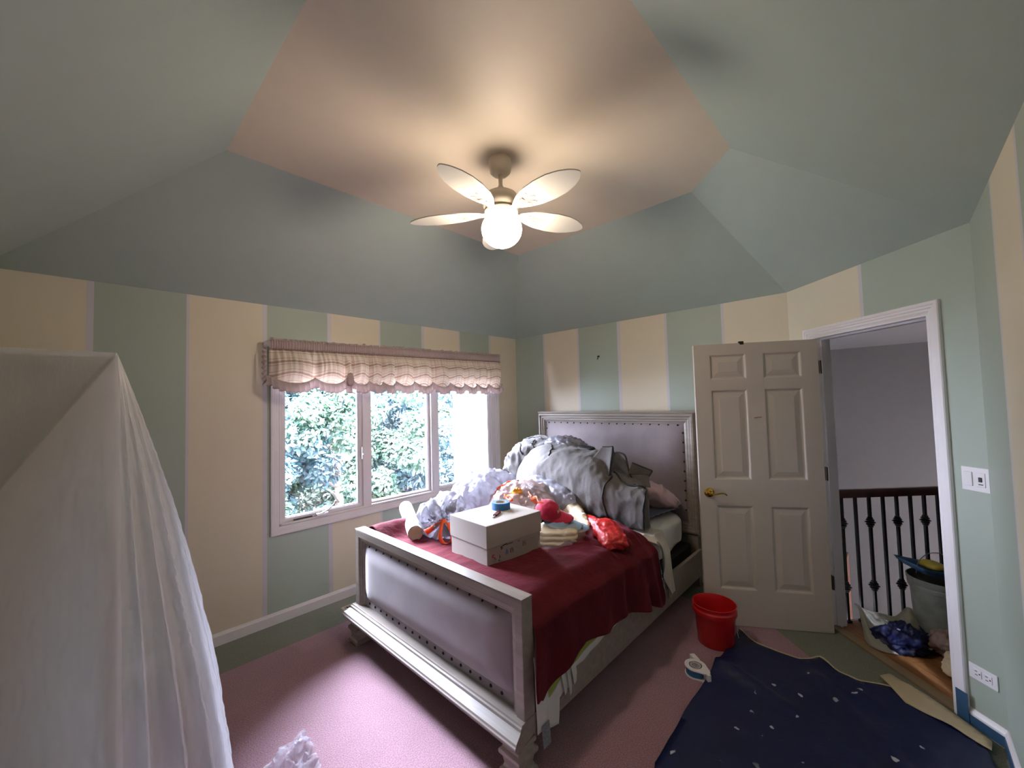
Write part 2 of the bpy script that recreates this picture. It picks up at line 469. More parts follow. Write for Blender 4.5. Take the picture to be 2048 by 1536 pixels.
WH = (-2.745, .725, -.40, 2.075)
DO0, DO1, DOH = .225, 1.024, 2.045
wall('wall_window', (0, 0), 0, -LA - .12, .12, [WH],
     stripe_mat('striped_paint_window_wall', -LA, 0, [-3.77, -3.326, -2.838, -2.375, -1.88, -1.424, -.918, -.481], 0))
wall('wall_headboard', (0, 0), R(-90), 0, LB + .05, [],
     stripe_mat('striped_paint_headboard_wall', 0, LB + .05, [.449, .962, 1.44, 1.956, 2.429], 1))
wall('wall_door', C1, R(-135), 0, D * 2 ** .5, [(DO0, 0, DO1, DOH)],
     stripe_mat('striped_paint_door_wall', 0, 1.239, [.653], 0))
wall('wall_right', C2, R(180), -.0, LA - D + .12, [],
     stripe_mat('striped_paint_right_wall', 0, 3.4, [.524, .973, 1.45, 1.93, 2.4, 2.88], 1))
wall('wall_left', C4, R(90), 0, LB + D, [],
     stripe_mat('striped_paint_left_wall', 0, 3.9, [.48, .96, 1.44, 1.92, 2.4, 2.88, 3.36], 0))

def slab(name, pts, material, kind='structure'):
    bm = bmesh.new(); poly(bm, pts); o = mk(name, bm, material, rn=False); o['kind'] = kind; return o
c3 = lambda p, z: (p[0], p[1], z)
slab('ceiling', [c3(p, HC) for p in (F0, F1, F2, F4, F3)], m_ceil)
for nm, a, b, fa, fb in (('window', C3, C0, F3, F0), ('headboard', C0, C1, F0, F1), ('door', C1, C2, F1, F2), ('right', C2, C4, F2, F4), ('left', C4, C3, F4, F3)):
    slab('ceiling_slope_' + nm, [c3(a, H), c3(b, H), c3(fb, HC), c3(fa, HC)], m_slope)

# carpet: rose field, green inlaid border, one floor
B = .385; tb = math.tan(math.pi / 8) * B
I0 = (-B, -B); I1 = (-B, -LB + tb); I2 = (-D - tb, -LB - D + B); I4 = (-LA + B, -LB - D + B); I3 = (-LA + B, -B)
bm = bmesh.new()
poly(bm, [c3(p, 0) for p in (I0, I1, I2, I4, I3)], 0)
O = [C0, C1, C2, C4, C3]; I = [I0, I1, I2, I4, I3]
for k in range(5):
    a, b = O[k], O[(k + 1) % 5]; ia, ib = I[k], I[(k + 1) % 5]
    poly(bm, [c3(a, 0), c3(b, 0), c3(ib, 0), c3(ia, 0)], 1)
fo = mk('floor', bm, [m_pink, m_green], rn=False); fo['kind'] = 'structure'

# baseboards
def basebd(name, a, b, h=.085, t=.014):
    bm = bmesh.new(); a = Vector((*a, 0)); b = Vector((*b, 0)); d = (b - a).normalized(); n = Vector((d.y, -d.x, 0))
    pr = [(0, 0), (t, 0), (t, h - .02), (t * .6, h - .01), (t * .3, h), (0, h)]
    r0 = [bm.verts.new(a + n * p + Vector((0, 0, z))) for p, z in pr]; r1 = [bm.verts.new(b + n * p + Vector((0, 0, z))) for p, z in pr]
    for k in range(len(pr)): bm.faces.new((r0[k], r0[(k + 1) % 6], r1[(k + 1) % 6], r1[k]))
    bm.faces.new(r0); bm.faces.new(r1[::-1])
    o = mk(name, bm, m_white); o['kind'] = 'structure'; return o
T = Vector((-.70711, -.70711, 0)); OUT = Vector((.70711, -.70711, 0)); V1 = Vector((0, -LB, 0))
def dg(s, o=0, z=0): return V1 + T * s + OUT * o + Vector((0, 0, z))
basebd('baseboard_window', C3, C0); basebd('baseboard_headboard', C0, C1)
basebd('baseboard_door', C1, tuple(dg(.16)[:2])); basebd('baseboard_door.001', tuple(dg(1.087)[:2]), C2)
basebd('baseboard_right', C2, C4); basebd('baseboard_left', C4, C3)

# ------------------------------------------------------------------ window
win = empty('window_1'); win['kind'] = 'structure'
wf = lambda u, v, h: (u, -h, v)
CASE = [(0, 0), (0, .016), (.004, .02), (.018, .02), (.022, .016), (.034, .016), (.038, .011), (.05, .011), (.056, .006), (.06, .006), (.062, -.03)]
bm = bmesh.new(); frame_sweep(bm, (-2.807, .66, -.338, 2.137), CASE, wf); mk('window_casing', bm, m_white, win)
bm = bmesh.new()
for a, b in ((-2.745, -2.728), (-.462, -.40)): box(bm, a, -.004, .725, b, .11, 2.075)
box(bm, -2.745, -.004, .725, -.40, .11, .742); box(bm, -2.745, 0, 2.055, -.40, .11, 2.075)
for a, b in ((-2.065, -1.985), (-1.325, -1.245)): box(bm, a, -.008, .742, b, .11, 2.055)
mk('window_frame', bm, m_white, win, bevel=.003)
for k, (a, b, dy) in enumerate(((-2.728, -2.065, .02), (-1.985, -1.325, .035), (-1.245, -.462, .02))):
    bm = bmesh.new(); w = .036 if k != 1 else .022
    frame_sweep(bm, (a, .742, b, 2.055), [(0, -dy - .03), (0, -dy + .005), (.008, -dy + .008), (w * .7, -dy + .008), (w, -dy - .008), (w, -dy - .03)], wf)
    s = mk('window_sash', bm, m_white, win)
    bm = bmesh.new(); box(bm, a + w, dy + .018, .742 + w, b - w, dy + .022, 2.055 - w); mk('window_pane', bm, m_glass, s)
bm = bmesh.new(); tube(bm, catmull([(-2.42, -.012, .765), (-2.40, -.03, .775), (-2.37, -.045, .80), (-2.335, -.055, .835)], 5), .006, 8)
lathe(bm, [(0.001, 0), (.009, 0), (.009, .02), (.001, .02)], 10, Matrix.Translation((-2.335, -.055, .83)))
box(bm, -2.47, -.02, .745, -2.38, .01, .762)
mk('crank_handle', bm, m_chrome, win, smooth=True)
bm = bmesh.new(); box(bm, -2.64, -.003, .744, -2.50, .018, .752); mk('operator_arm', bm, m_hinge, win)
bm = bmesh.new(); box(bm, -2.078, -.02, 1.16, -2.066, 0, 1.27); box(bm, -2.076, -.035, 1.20, -2.068, -.015, 1.215); mk('sash_lock', bm, m_white, win, bevel=.002)

# ------------------------------------------------------------------ ruffled valance
def plaid_mat():
    M = NT('cream_plaid_sheer'); uv = M.n('ShaderNodeUVMap')
    s = M.n('ShaderNodeSeparateXYZ'); M.l(uv.outputs[0], s.inputs[0])
    base = srgb('#efe3d8'); c = base
    def lines(src, per, w, off=0):
        f = M.math('FRACT', M.math('ADD', M.math('MULTIPLY', src, 1 / per), off))
        return M.math('LESS_THAN', f, w)
    c = M.mix(M.math('MULTIPLY', lines(s.outputs[1], .092, .16), .55), base, srgb('#8f5640'))
    c = M.mix(M.math('MULTIPLY', lines(s.outputs[1], .046, .14, .45), .35), c, srgb('#9b6a52'))
    c = M.mix(M.math('MULTIPLY', lines(s.outputs[0], .085, .14), .22), c, srgb('#9b6a52'))
    M.l(c, M.b.inputs['Base Color']); M.b.inputs['Roughness'].default_value = .9
    t = M.n('ShaderNodeBsdfTranslucent'); M.l(c, t.inputs[0])
    x = M.n('ShaderNodeMixShader'); x.inputs[0].default_value = .30
    M.l(M.b.outputs[0], x.inputs[1]); M.l(t.outputs[0], x.inputs[2])
    tr = M.n('ShaderNodeBsdfTransparent'); y = M.n('ShaderNodeMixShader'); y.inputs[0].default_value = .03
    M.l(x.outputs[0], y.inputs[1]); M.l(tr.outputs[0], y.inputs[2]); M.l(y.outputs[0], M.out.inputs[0]); return M.m
m_plaid = plaid_mat()
m_ruff = cloth_mat('dusty_rose_ruffle_cotton', '#d6c6c5', '#bfabaa', .9, .1, 60, .3, .004, trans=.35)
val = empty('window_valance', (0, 0, 0), 0, 'cream plaid ruffled balloon valance with scalloped hem above the window', 'valance')
bm = bmesh.new(); tube(bm, [(-2.842, -.004, 2.13), (-2.842, -.09, 2.13), (-2.83, -.10, 2.13), (-.42, -.10, 2.145), (-.408, -.09, 2.145), (-.408, -.004, 2.145)], .012, 8, 2.0)
mk('curtain_rod', bm, m_white, val, smooth=True)
VX0, VX1 = -2.845, -.405
LOB = [-2.842, -2.52, -2.27, -2.22, -2.06, -1.93, -1.80, -1.60, -1.385, -1.165, -.97, -.80, -.62, -.405]
def vtop(x): return lerp(2.155, 2.185, (x - VX0) / (VX1 - VX0))
def lobe(x):
    for a, b in zip(LOB, LOB[1:]):
        if x <= b: return a, b, (x - a) / (b - a)
    return LOB[-2], LOB[-1], 1
def vbot(x):
    a, b, t = lobe(x); dip = min(.05, (b - a) * .28)
    return 1.775 + .03 * (x - VX0) / 2.4 * -1 + dip * abs(2 * t - 1) ** 2.2
bm = bmesh.new()
def band(u, v):
    x = lerp(VX0, VX1, u); g = math.sin(x * 330 + 4 * noise.noise(Vector((x * 9, 0, 0)))) * .0045
    return (x, -.116 - g - .006 * math.sin(v * math.pi), vtop(x) - .068 * v)
gridmesh(bm, 700, 4, band); o = solid(mk('gathered_heading', bm, m_ruff, val, smooth='all'), .002)
bm = bmesh.new()
def topr(u, v):
    x = lerp(VX0, VX1, u); big = .4 + .6 * sstep(-2.4, -1.6, x)
    h = (.012 + .022 * big * max(0, noise.noise(Vector((x * 26, 1, 0))) + .35)) * v
    return (x, -.116 + math.sin(x * 190) * .008 * v + .014 * v * noise.noise(Vector((x * 40, 2, 0))), vtop(x) - .003 + h)
gridmesh(bm, 700, 2, topr); solid(mk('heading_ruffle', bm, m_ruff, val, smooth='all'), .0015)
bm = bmesh.new()
uvl = bm.loops.layers.uv.new('UVMap'); uvc = {}
NU, NV = 640, 18; VV = []
for i in range(NU + 1):
    col = []
    for j in range(NV + 1):
        x = lerp(VX0, VX1, i / NU); v = j / NV; a, b, t = lobe(x); z1 = vbot(x) + .045; z0 = vtop(x) - .066
        z = lerp(z0, z1, v)
        pleat = math.sin(x * 150 + 5 * noise.noise(Vector((x * 5, 0, 0)))) * .009 * (1 - v) ** .6 + .018 * noise.noise(Vector((x * 22, v * 1.5, 0)))
        puff = .055 * math.sin(math.pi * min(1, v * 1.05)) * (math.sin(math.pi * t) ** .6 if 0 < t < 1 else 0)
        pleat -= .016 * math.exp(-(min(t, 1 - t) * (b - a) / .02) ** 2) * v
        xx = x
        q = bm.verts.new((xx, -.112 - puff - pleat - .012 * v, z)); uvc[q] = (x, z0 - z + .02 * math.cos(math.pi * (t - .5) * 2) * v); col.append(q)
    VV.append(col)
for i in range(NU):
    for j in range(NV):
        f = bm.faces.new((VV[i][j], VV[i + 1][j], VV[i + 1][j + 1], VV[i][j + 1]))
        for l in f.loops: l[uvl].uv = uvc[l.vert]
solid(mk('plaid_skirt', bm, m_plaid, val, smooth='all'), .0015)
bm = bmesh.new()
def ruf(u, v):
    x = lerp(VX0 - .02, VX1 + .02, u); xc = min(max(x, VX0), VX1); a, b, t = lobe(xc)
    zb = vbot(xc) + .055 + (.10 * sstep(0, 1, (VX0 - x) / .03) if x < VX0 else 0) * 0
    w = math.sin(x * 170 + 6 * noise.noise(Vector((x * 7, 3, 0))))
    puff = .045 * (math.sin(math.pi * t) ** .6 if 0 < t < 1 else 0)
    return (x + .005 * w * v, -.124 - puff - v * (.012 + .012 * w), zb - .078 * v + .004 * w * v)
gridmesh(bm, 800, 5, ruf); solid(mk('hem_ruffle', bm, m_ruff, val, smooth='all'), .0015)
bm = bmesh.new()
def endr(u, v):
    z = lerp(1.83, 2.08, u); return (VX0 - .012 - v * .025 - .006 * math.sin(u * 40) * v, -.10 - .02 * math.sin(u * 46) * v, z - .03 * v * (1 - u))
gridmesh(bm, 50, 4, endr); solid(mk('side_ruffle', bm, m_ruff, val, smooth='all'), .0015)
bm = bmesh.new()
blob(bm, (-2.245, -.16, 1.86), (.03, .03, .055), 3); wrinkle(bm, .02, 40); mk('gathered_knot', bm, m_ruff, val, smooth='all')

# ------------------------------------------------------------------ door frame, door, casing
dc = empty('door_frame'); dc['kind'] = 'structure'
dc.name = 'trim_1'
df = lambda u, v, h: dg(u, -h, v)
bm = bmesh.new(); frame_sweep(bm, (.16, 0, 1.087, 2.108), CASE[:-1] + [(.063, 0)], df, 'LTR'); mk('door_casing', bm, m_white, dc)
bm = bmesh.new(); frame_sweep(bm, (DO0 - .004, 0, DO1 + .004, DOH + .004), [(0, .002), (.014, .002), (.014, -.05), (.026, -.05), (.026, -.085), (.014, -.085), (.014, -.125), (0, -.125)], df, 'LTR')
mk('door_jamb', bm, m_white, dc)
bm = bmesh.new(); box(bm, DO0, 0, 0, DO1, .06, .012, Matrix(((T.x, OUT.x, 0, V1.x), (T.y, OUT.y, 0, V1.y), (0, 0, 1, 0), (0, 0, 0, 1))))
mk('threshold_strip', bm, mat('worn_threshold_wood', '#8c7a5e', .6), dc)
DW, DT, DH = .81, .035, 2.018
hinge = dg(.322, -.04)
door = empty('door_1', (hinge.x, hinge.y, .004), math.atan2(.8557, -.5176)); door['kind'] = 'structure'
bm = bmesh.new()
rects = [(a, z0, b, z1) for a, b in ((.105, .35), (.46, .705)) for z0, z1 in ((.25, .845), (1.03, 1.68), (1.755, 1.94))]
us = sorted({0, DW} | {r[0] for r in rects} | {r[2] for r in rects}); zs = sorted({0, DH} | {r[1] for r in rects} | {r[3] for r in rects})
for sgn, y0 in ((1, 0), (-1, -DT)):
    fn = lambda u, v, h: (u, y0 + sgn * h, v)
    for i in range(len(us) - 1):
        for j in range(len(zs) - 1):
            if any(r[0] <= us[i] and us[i + 1] <= r[2] and r[1] <= zs[j] and zs[j + 1] <= r[3] for r in rects): continue
            poly(bm, [fn(*p) for p in ((us[i], zs[j], 0), (us[i + 1], zs[j], 0), (us[i + 1], zs[j + 1], 0), (us[i], zs[j + 1], 0))])
    for r in rects:
        rows = frame_sweep(bm, r, [(0, 0), (.006, -.002), (.014, -.010), (.022, -.011), (.058, -.003), (.06, -.003)], fn)
        bm.faces.new(rows[-1])
for a, b in (((0, 0), (0, DH)), ((DW, 0), (DW, DH)), ((0, 0), (DW, 0)), ((0, DH), (DW, DH))):
    poly(bm, [(a[0], 0, a[1]), (b[0], 0, b[1]), (b[0], -DT, b[1]), (a[0], -DT, a[1])])
bmesh.ops.remove_doubles(bm, verts=bm.verts, dist=1e-5)
mk('door_panel', bm, m_door, door)
# the room side of the open door is local +y (towards the bed) or -y (towards the camera)
for side in (1, -1):
    y = 0 if side > 0 else -DT
    bm = bmesh.new()
    Mx = Matrix.Translation((DW - .062, y, .935)) @ Matrix.Rotation(R(-90 * side), 4, 'X')
    lathe(bm, [(.033, 0), (.034, .004), (.028, .009), (.016, .012), (.011, .02), (.011, .038), (.0125, .043), (.001, .05)], 24, Mx)
    tube(bm, catmull([(DW - .062, y + side * .04, .935), (DW - .09, y + side * .046, .932), (DW - .13, y + side * .046, .94), (DW - .155, y + side * .045, .937), (DW - .168, y + side * .043, .926)], 6), [.009 - .0001 * k for k in range(25)], 10, .7)
    mk('lever_handle', bm, m_brass, door, smooth=True)
bm = bmesh.new(); box(bm, .47, -.02, DH - .004, .50, .004, DH + .012); box(bm, .47, -.002, DH - .012, .495, .003, DH + .012); mk('hook_bracket', bm, m_hinge, door)
bm = bmesh.new(); tube(bm, [(.375, .0005, 1.478), (.395, .0005, 1.478), (.41, .0005, 1.475), (.425, .0005, 1.474)], .003, 6); mk('scuff_mark', bm, mat('pink_scuff', '#a3706a', .8), door)
for z in (.34, 1.08, 1.82):
    bm = bmesh.new(); box(bm, -.014, -.028, z - .045, .0, .003, z + .045)
    lathe(bm, [(.001, z - .046), (.007, z - .046), (.007, z + .046), (.001, z + .046)], 10, Matrix.Translation((-.009, .004, 0)))
    mk('hinge', bm, m_hinge, door, smooth=True)

# ------------------------------------------------------------------ switch, outlet, hook, floor vent, tape
DGM = Matrix(((T.x, OUT.x, 0, V1.x), (T.y, OUT.y, 0, V1.y), (0, 0, 1, 0), (0, 0, 0, 1)))
sw = empty('light_switch_plate', dg(1.186, 0, 1.21), 0, 'white double switch plate on the green wall right of the doorway', 'light switch')
def onwall(parent, name, boxes, material, bevel=.0015):
    bm = bmesh.new(); MI = Matrix.Translation(-parent.location) @ DGM
    for b in boxes: box(bm, *b, MI)
    return mk(name, bm, material, parent, bevel=bevel)
onwall(sw, 'cover_plate', [(1.129, -.006, 1.152, 1.243, 0, 1.266)], m_plate)
onwall(sw, 'rocker_switch', [(1.143, -.011, 1.176, 1.176, -.004, 1.243)], m_plate)
onwall(sw, 'dimmer_frame', [(1.193, -.009, 1.176, 1.228, -.004, 1.243)], m_plate)
onwall(sw, 'dimmer_slider', [(1.205, -.014, 1.20, 1.216, -.008, 1.222), (1.201, -.0105, 1.186, 1.22, -.0085, 1.19)], m_slot, .0005)
ot = empty('wall_outlet', dg(1.15, 0, .28), 0, 'white electrical outlet low on the green wall right of the doorway', 'outlet')
onwall(ot, 'cover_plate', [(1.098, -.005, .238, 1.213, 0, .308)], m_plate)
for a in (1.118, 1.16):
    p = onwall(ot, 'socket', [(a, -.008, .255, a + .033, -.004, .291)], m_plate)
    onwall(p, 'slots', [], m_slot) if 0 else None
    bm = bmesh.new(); MI = Matrix.Translation(-ot.location) @ DGM
    for b in ((a + .008, -.0088, .28, a + .018, -.0075, .283), (a + .008, -.0088, .263, a + .019, -.0075, .266), (a + .024, -.0088, .270, a + .029, -.0075, .276)): box(bm, *b, MI)
    mk('slots', bm, m_slot, p)
bm = bmesh.new(); MI = Matrix.Translation((0, -1.212, 2.088)) @ Matrix.Rotation(R(90), 4, 'Y')
box(bm, -.006, -.012, .004, 0, .012, .02, Matrix.Translation((0, -1.212, 2.088)))
tube(bm, catmull([(-.004, -1.212, 2.10), (-.012, -1.212, 2.088), (-.014, -1.212, 2.074), (-.024, -1.214, 2.068), (-.03, -1.216, 2.078)], 5), .0035, 8)
tag(mk('picture_hook', bm, m_hinge, None, smooth=True), 'small brass picture hook on the green stripe above the bed', 'hook')
bm = bmesh.new()
VC = Vector((-2.19, -.225, 0)); w2, h2 = .155, .068
frame_sweep(bm, (-w2, -h2, w2, h2), [(0, .001), (.004, .007), (.02, .007), (.02, .001)], lambda u, v, h: (VC.x + u, VC.y + v, h))
vent = tag(empty('floor_vent', VC, 0), 'cream metal floor register on green carpet behind the bed foot', 'vent')
for v in bm.verts: v.co -= VC
mk('register_frame', bm, mat('cream_enamel', '#cfc6b4', .4), vent)
bm = bmesh.new()
for k in range(12):
    x = -.128 + k * .0225; box(bm, x, -.048, .001, x + .007, .048, .006)
box(bm, -.135, -.048, .0006, .135, .048, .0016, None, 1)
mk('louver_grille', bm, [mat('cream_louver', '#b9ad97', .45), m_slot], vent)
bm = bmesh.new()
box(bm, 1.06, -.019, .008, 1.239, -.0145, .055, DGM); box(bm, 1.045, -.022, .01, 1.098, -.021, .15, DGM)
RM = Matrix(((-1, 0, 0, C2[0]), (0, -1, 0, C2[1]), (0, 0, 1, 0), (0, 0, 0, 1)))
box(bm, .012, -.018, .008, .9, -.0145, .055, RM)
tag(mk('masking_tape_strip', bm, m_tapeflat), 'blue painter tape stuck along the baseboard right of the doorway', 'masking tape')

# ------------------------------------------------------------------ ceiling fan
FX, FY = -2.132, -1.892
fan = empty('ceiling_fan', (FX, FY, HC), 0, 'white five blade ceiling fan with lit round globe', 'ceiling fan')
m_fan = mat('fan_white_enamel', '#d8cdbd', .4)
m_blade = mat('fan_blade_white', '#dcd8cf', .35)
def fl(prof, name, mt, par=fan, n=40):
    bm = bmesh.new(); lathe(bm, [(r, z - HC) for r, z in prof], n); return mk(name, bm, mt, par, smooth=True)
fl([(.001, HC), (.064, HC), (.066, 3.045), (.065, 3.005), (.060, 2.982), (.045, 2.966), (.02, 2.962), (.001, 2.962)], 'ceiling_canopy', m_fan)
fl([(.012, 2.965), (.012, 2.905), (.016, 2.892), (.026, 2.875), (.028, 2.862)], 'down_rod', m_fan)
fl([(.026, 2.868), (.06, 2.862), (.092, 2.842), (.106, 2.812), (.106, 2.778), (.096, 2.758), (.088, 2.756), (.088, 2.75), (.098, 2.745), (.096, 2.735), (.066, 2.728), (.001, 2.728)], 'motor_housing', m_fan)
fl([(.001, 2.73), (.055, 2.73), (.072, 2.724), (.076, 2.708), (.07, 2.70), (.001, 2.70)], 'light_fitter', m_fan)
bm = bmesh.new(); blob(bm, (0, 0, 2.640 - HC), (.117, .117, .104), 4)
gl = mk('glass_globe', bm, m_globe, fan, smooth='all')
BL, BR = .565, .115
def bladehalf(t):   # half width along the blade
    return interp([(0, .02), (.05, .034), (.15, .058), (.3, .08), (.5, .09), (.68, .086), (.82, .068), (.92, .044), (.97, .026), (1, .004)], t)
bm0 = bmesh.new(); nn = 44; rows = []
pet = []
for k in range(nn + 1):
    t = k / nn; x = BR + (BL - BR) * t; w = bladehalf(t); rows.append([(x, w * s) for s in (-1, -.75, -.5, -.25, 0, .25, .5, .75, 1)])
for zz in (.003, -.003):
    g = [[bm0.verts.new((x, y, zz - y * .15)) for x, y in r] for r in rows]
    for a, b in zip(g, g[1:]):
        for k in range(8): bm0.faces.new((a[k], a[k + 1], b[k + 1], b[k]))
    if zz > 0: G = g
    else:
        for a in range(nn):
            bm0.faces.new((G[a][0], G[a + 1][0], g[a + 1][0], g[a][0])); bm0.faces.new((G[a][8], G[a + 1][8], g[a + 1][8], g[a][8]))
        bm0.faces.new(G[0] + g[0][::-1]); bm0.faces.new(G[nn] + g[nn][::-1])
blade_me = None
m_pet = mat('fan_bracket_openwork', '#a8865c', .5)
for k in range(5):
    a = R(122.9 + 72 * k); bz = 2.739 - HC
    arm_rot = Matrix.Rotation(a, 4, 'Z')
    if k == 0:
        b = mk('blade', bm0, m_blade, fan, smooth=True); blade_me = b.data
        bm = bmesh.new(); box(bm, .075, -.018, -.012, .17, .018, -.004); box(bm, .16, -.03, -.009, .20, .03, -.004)
        arm = mk('blade_arm', bm, m_fan, fan, bevel=.003); arm_me = arm.data
        bm = bmesh.new()
        for j, (px, py, ra, ln) in enumerate(((.235, 0, 0, .032), (.222, .028, 40, .028), (.222, -.028, -40, .028), (.195, .038, 80, .02), (.195, -.038, -80, .02))):
            pts = []
            for q in range(14):
                th = 2 * math.pi * q / 14; u_, v_ = ln * math.cos(th), ln * .38 * math.sin(th) ; c_, s_ = math.cos(R(ra)), math.sin(R(ra))
                X_, Y_ = px + u_ * c_ - v_ * s_, py + u_ * s_ + v_ * c_; pts.append((X_, Y_, -.0035 - Y_ * .15))
            tube(bm, pts, .0016, 5, closed=True)
        pt = mk('petal_ornament', bm, m_pet, b); pet_me = pt.data
    else:
        b = bpy.data.objects.new('blade', blade_me); link(b, fan)
        arm = bpy.data.objects.new('blade_arm', arm_me); link(arm, fan)
        pt = bpy.data.objects.new('petal_ornament', pet_me); link(pt, b)
    b.location = (0, 0, bz); b.rotation_euler = (0, 0, a); arm.location = (0, 0, bz + .004); arm.rotation_euler = (0, 0, a)

# ------------------------------------------------------------------ bed
bed = empty('bed', (-1.3, -1.44, 0), 0, 'large upholstered panel bed in weathered grey wood, burgundy throw over its foot end', 'bed')
BO = Vector((-1.3, -1.44, 0))
def part(name, bm, mt, par, **kw):
    """a part written in room coordinates under a root standing at root.location"""
    root = par
    off = Vector((0, 0, 0)); q = par
    while q: off += q.location; q = q.parent
    for v in bm.verts: v.co -= off
    return mk(name, bm, mt, par, **kw)
HBF = -.135
hb = lambda u, v, h: (HBF - h, u, v)
bm = bmesh.new()
frame_sweep(bm, (-2.225, .44, -.46, 1.50), [(0, -.075), (0, .0), (.012, .012), (.03, .014), (.036, .004), (.058, .002), (.064, -.006), (.078, -.006), (.086, -.016), (.1, -.02), (.1, -.03)], hb)
box(bm, HBF - .004, -2.235, 1.5005, HBF + .085, -.45, 1.512)
box(bm, HBF + .032, -2.22, .44, HBF + .0745, -.465, 1.499)
head = part('headboard', bm, m_bed, bed, bevel=.002)
for y in (-2.16, -.66):
    bm = bmesh.new(); box(bm, HBF + .01, y - .045, 0, HBF + .075, y + .045, .46); part('leg', bm, m_bed, bed, bevel=.004)
def pad(name, u0, v0, u1, v1, fn, depth, par, n=26, p=.16):
    bm = bmesh.new()
    def f(a, b):
        u, v = lerp(u0, u1, a), lerp(v0, v1, b)
        e = min((u - u0) / p, (u1 - u) / p, 1); g = min((v - v0) / p, (v1 - v) / p, 1)
        d = depth * (math.sin(min(e, 1) * math.pi / 2) ** .7) * (math.sin(min(g, 1) * math.pi / 2) ** .7)
        return fn(u, v, d + .002 * noise.noise(Vector((u * 5, v * 5, 0))))
    us_ = sorted({0, 1} | {k / n for k in range(n + 1)} | {k * .004 for k in range(8)} | {1 - k * .004 for k in range(8)})
    V = [[bm.verts.new(f(a, b)) for b in us_] for a in us_]
    for i in range(len(us_) - 1):
        for j in range(len(us_) - 1): bm.faces.new((V[i][j], V[i + 1][j], V[i + 1][j + 1], V[i][j + 1]))
    return part(name, bm, m_uph, par, smooth='all')
pad('upholstered_panel', -2.125, .54, -.56, 1.40, lambda u, v, h: (HBF + .026 - h, u, v), .045, head)
nail_me = None
def nails(pts, par, axis):
    global nail_me
    off = Vector((0, 0, 0)); q = par
    while q: off += q.location; q = q.parent
    for p in pts:
        if nail_me is None:
            bm = bmesh.new(); lathe(bm, [(.001, .007), (.005, .006), (.008, .003), (.009, 0)], 10, Matrix.Rotation(R(-90), 4, 'Y'), cap=False)
            o = mk('nailhead', bm, m_nail, par, smooth=True); nail_me = o.data
        else: o = bpy.data.objects.new('nailhead', nail_me); link(o, par)
        o.location = Vector(p) - off
nails([(HBF + .018, -.60 - k * .0865, 1.388) for k in range(18)] + [(HBF + .018, -2.113, 1.32 - k * .085) for k in range(9)] + [(HBF + .018, -.572, 1.32 - k * .085) for k in range(5)], head, 0)
# footboard
FBF = -2.438
fb = lambda u, v, h: (FBF - h, u, v)
bm = bmesh.new()
frame_sweep(bm, (-2.252, .2, -.637, .752), [(0, -.07), (0, -.002), (.003, 0), (.046, 0), (.05, -.006), (.064, -.008), (.07, -.016), (.078, -.016), (.086, -.03), (.095, -.034), (.095, -.05)], fb, 'LTR')
box(bm, FBF - .001, -2.254, .7525, FBF + .072, -.635, .758); box(bm, FBF + .046, -2.25, .2, FBF + .0695, -.639, .752)
foot = part('footboard', bm, m_bed, bed, bevel=.0015)
pad('upholstered_panel', -2.158, .282, -.732, .66, lambda u, v, h: (FBF + .036 - h, u, v), .04, foot, p=.1)
bm = bmesh.new(); box(bm, FBF + .033, -2.16, .23, FBF + .05, -.73, .30); part('fabric_flange', bm, m_uph, foot)
nails([(FBF + .033, -.78 - k * .0765, .262) for k in range(18)] + [(FBF + .03, -.79 - k * .0975, .652) for k in range(14)], foot, 0)
# moulded ledge, profile swept along y with mitred look
bm = bmesh.new()
PR = [(.085, .235), (-.022, .235), (-.026, .228), (-.034, .226), (-.038, .216), (-.062, .205), (-.08, .198), (-.084, .190), (-.090, .186), (-.090, .178), (-.086, .172), (-.072, .152), (-.066, .15), (.085, .15)]
def ledge(ye, ext): return [bm.verts.new((FBF + a, ye + ext * max(0, -a) * .3, z)) for a, z in PR]
r0 = ledge(-2.252, -1); r1 = ledge(-.637, 1)
for k in range(len(PR)): bm.faces.new((r0[k], r0[(k + 1) % len(PR)], r1[(k + 1) % len(PR)], r1[k]))
bm.faces.new(r0); bm.faces.new(r1[::-1])
part('moulded_ledge', bm, m_bed, foot, bevel=.001)
for y in (-2.21, -.71):
    bm = bmesh.new()
    prof = [(.058, .155), (.058, .135), (.05, .128), (.05, .118), (.064, .108), (.064, .09), (.052, .08), (.046, .05), (.05, .035), (.060, .028), (.064, .012), (.058, .002), (.05, 0)]
    rr = []
    for r_, z in prof: rr.append([bm.verts.new((FBF + .0 + sx * r_, y + sy * r_, z)) for sx, sy in ((-1, -1), (1, -1), (1, 1), (-1, 1))])
    for a, b in zip(rr, rr[1:]):
        for k in range(4): bm.faces.new((a[k], a[(k + 1) % 4], b[(k + 1) % 4], b[k]))
    bm.faces.new(rr[-1]); bm.faces.new(rr[0][::-1])
    part('foot', bm, m_bed, bed, bevel=.003)
for y0 in (-2.24, -.675):
    bm = bmesh.new(); box(bm, FBF + .068, y0, .125, HBF, y0 + .028, .335); part('side_rail', bm, m_bed, bed, bevel=.004)
bm = bmesh.new(); box(bm, FBF + .075, -2.2, .16, HBF - .005, -.69, .20); part('slat_platform', bm, m_dark, bed)

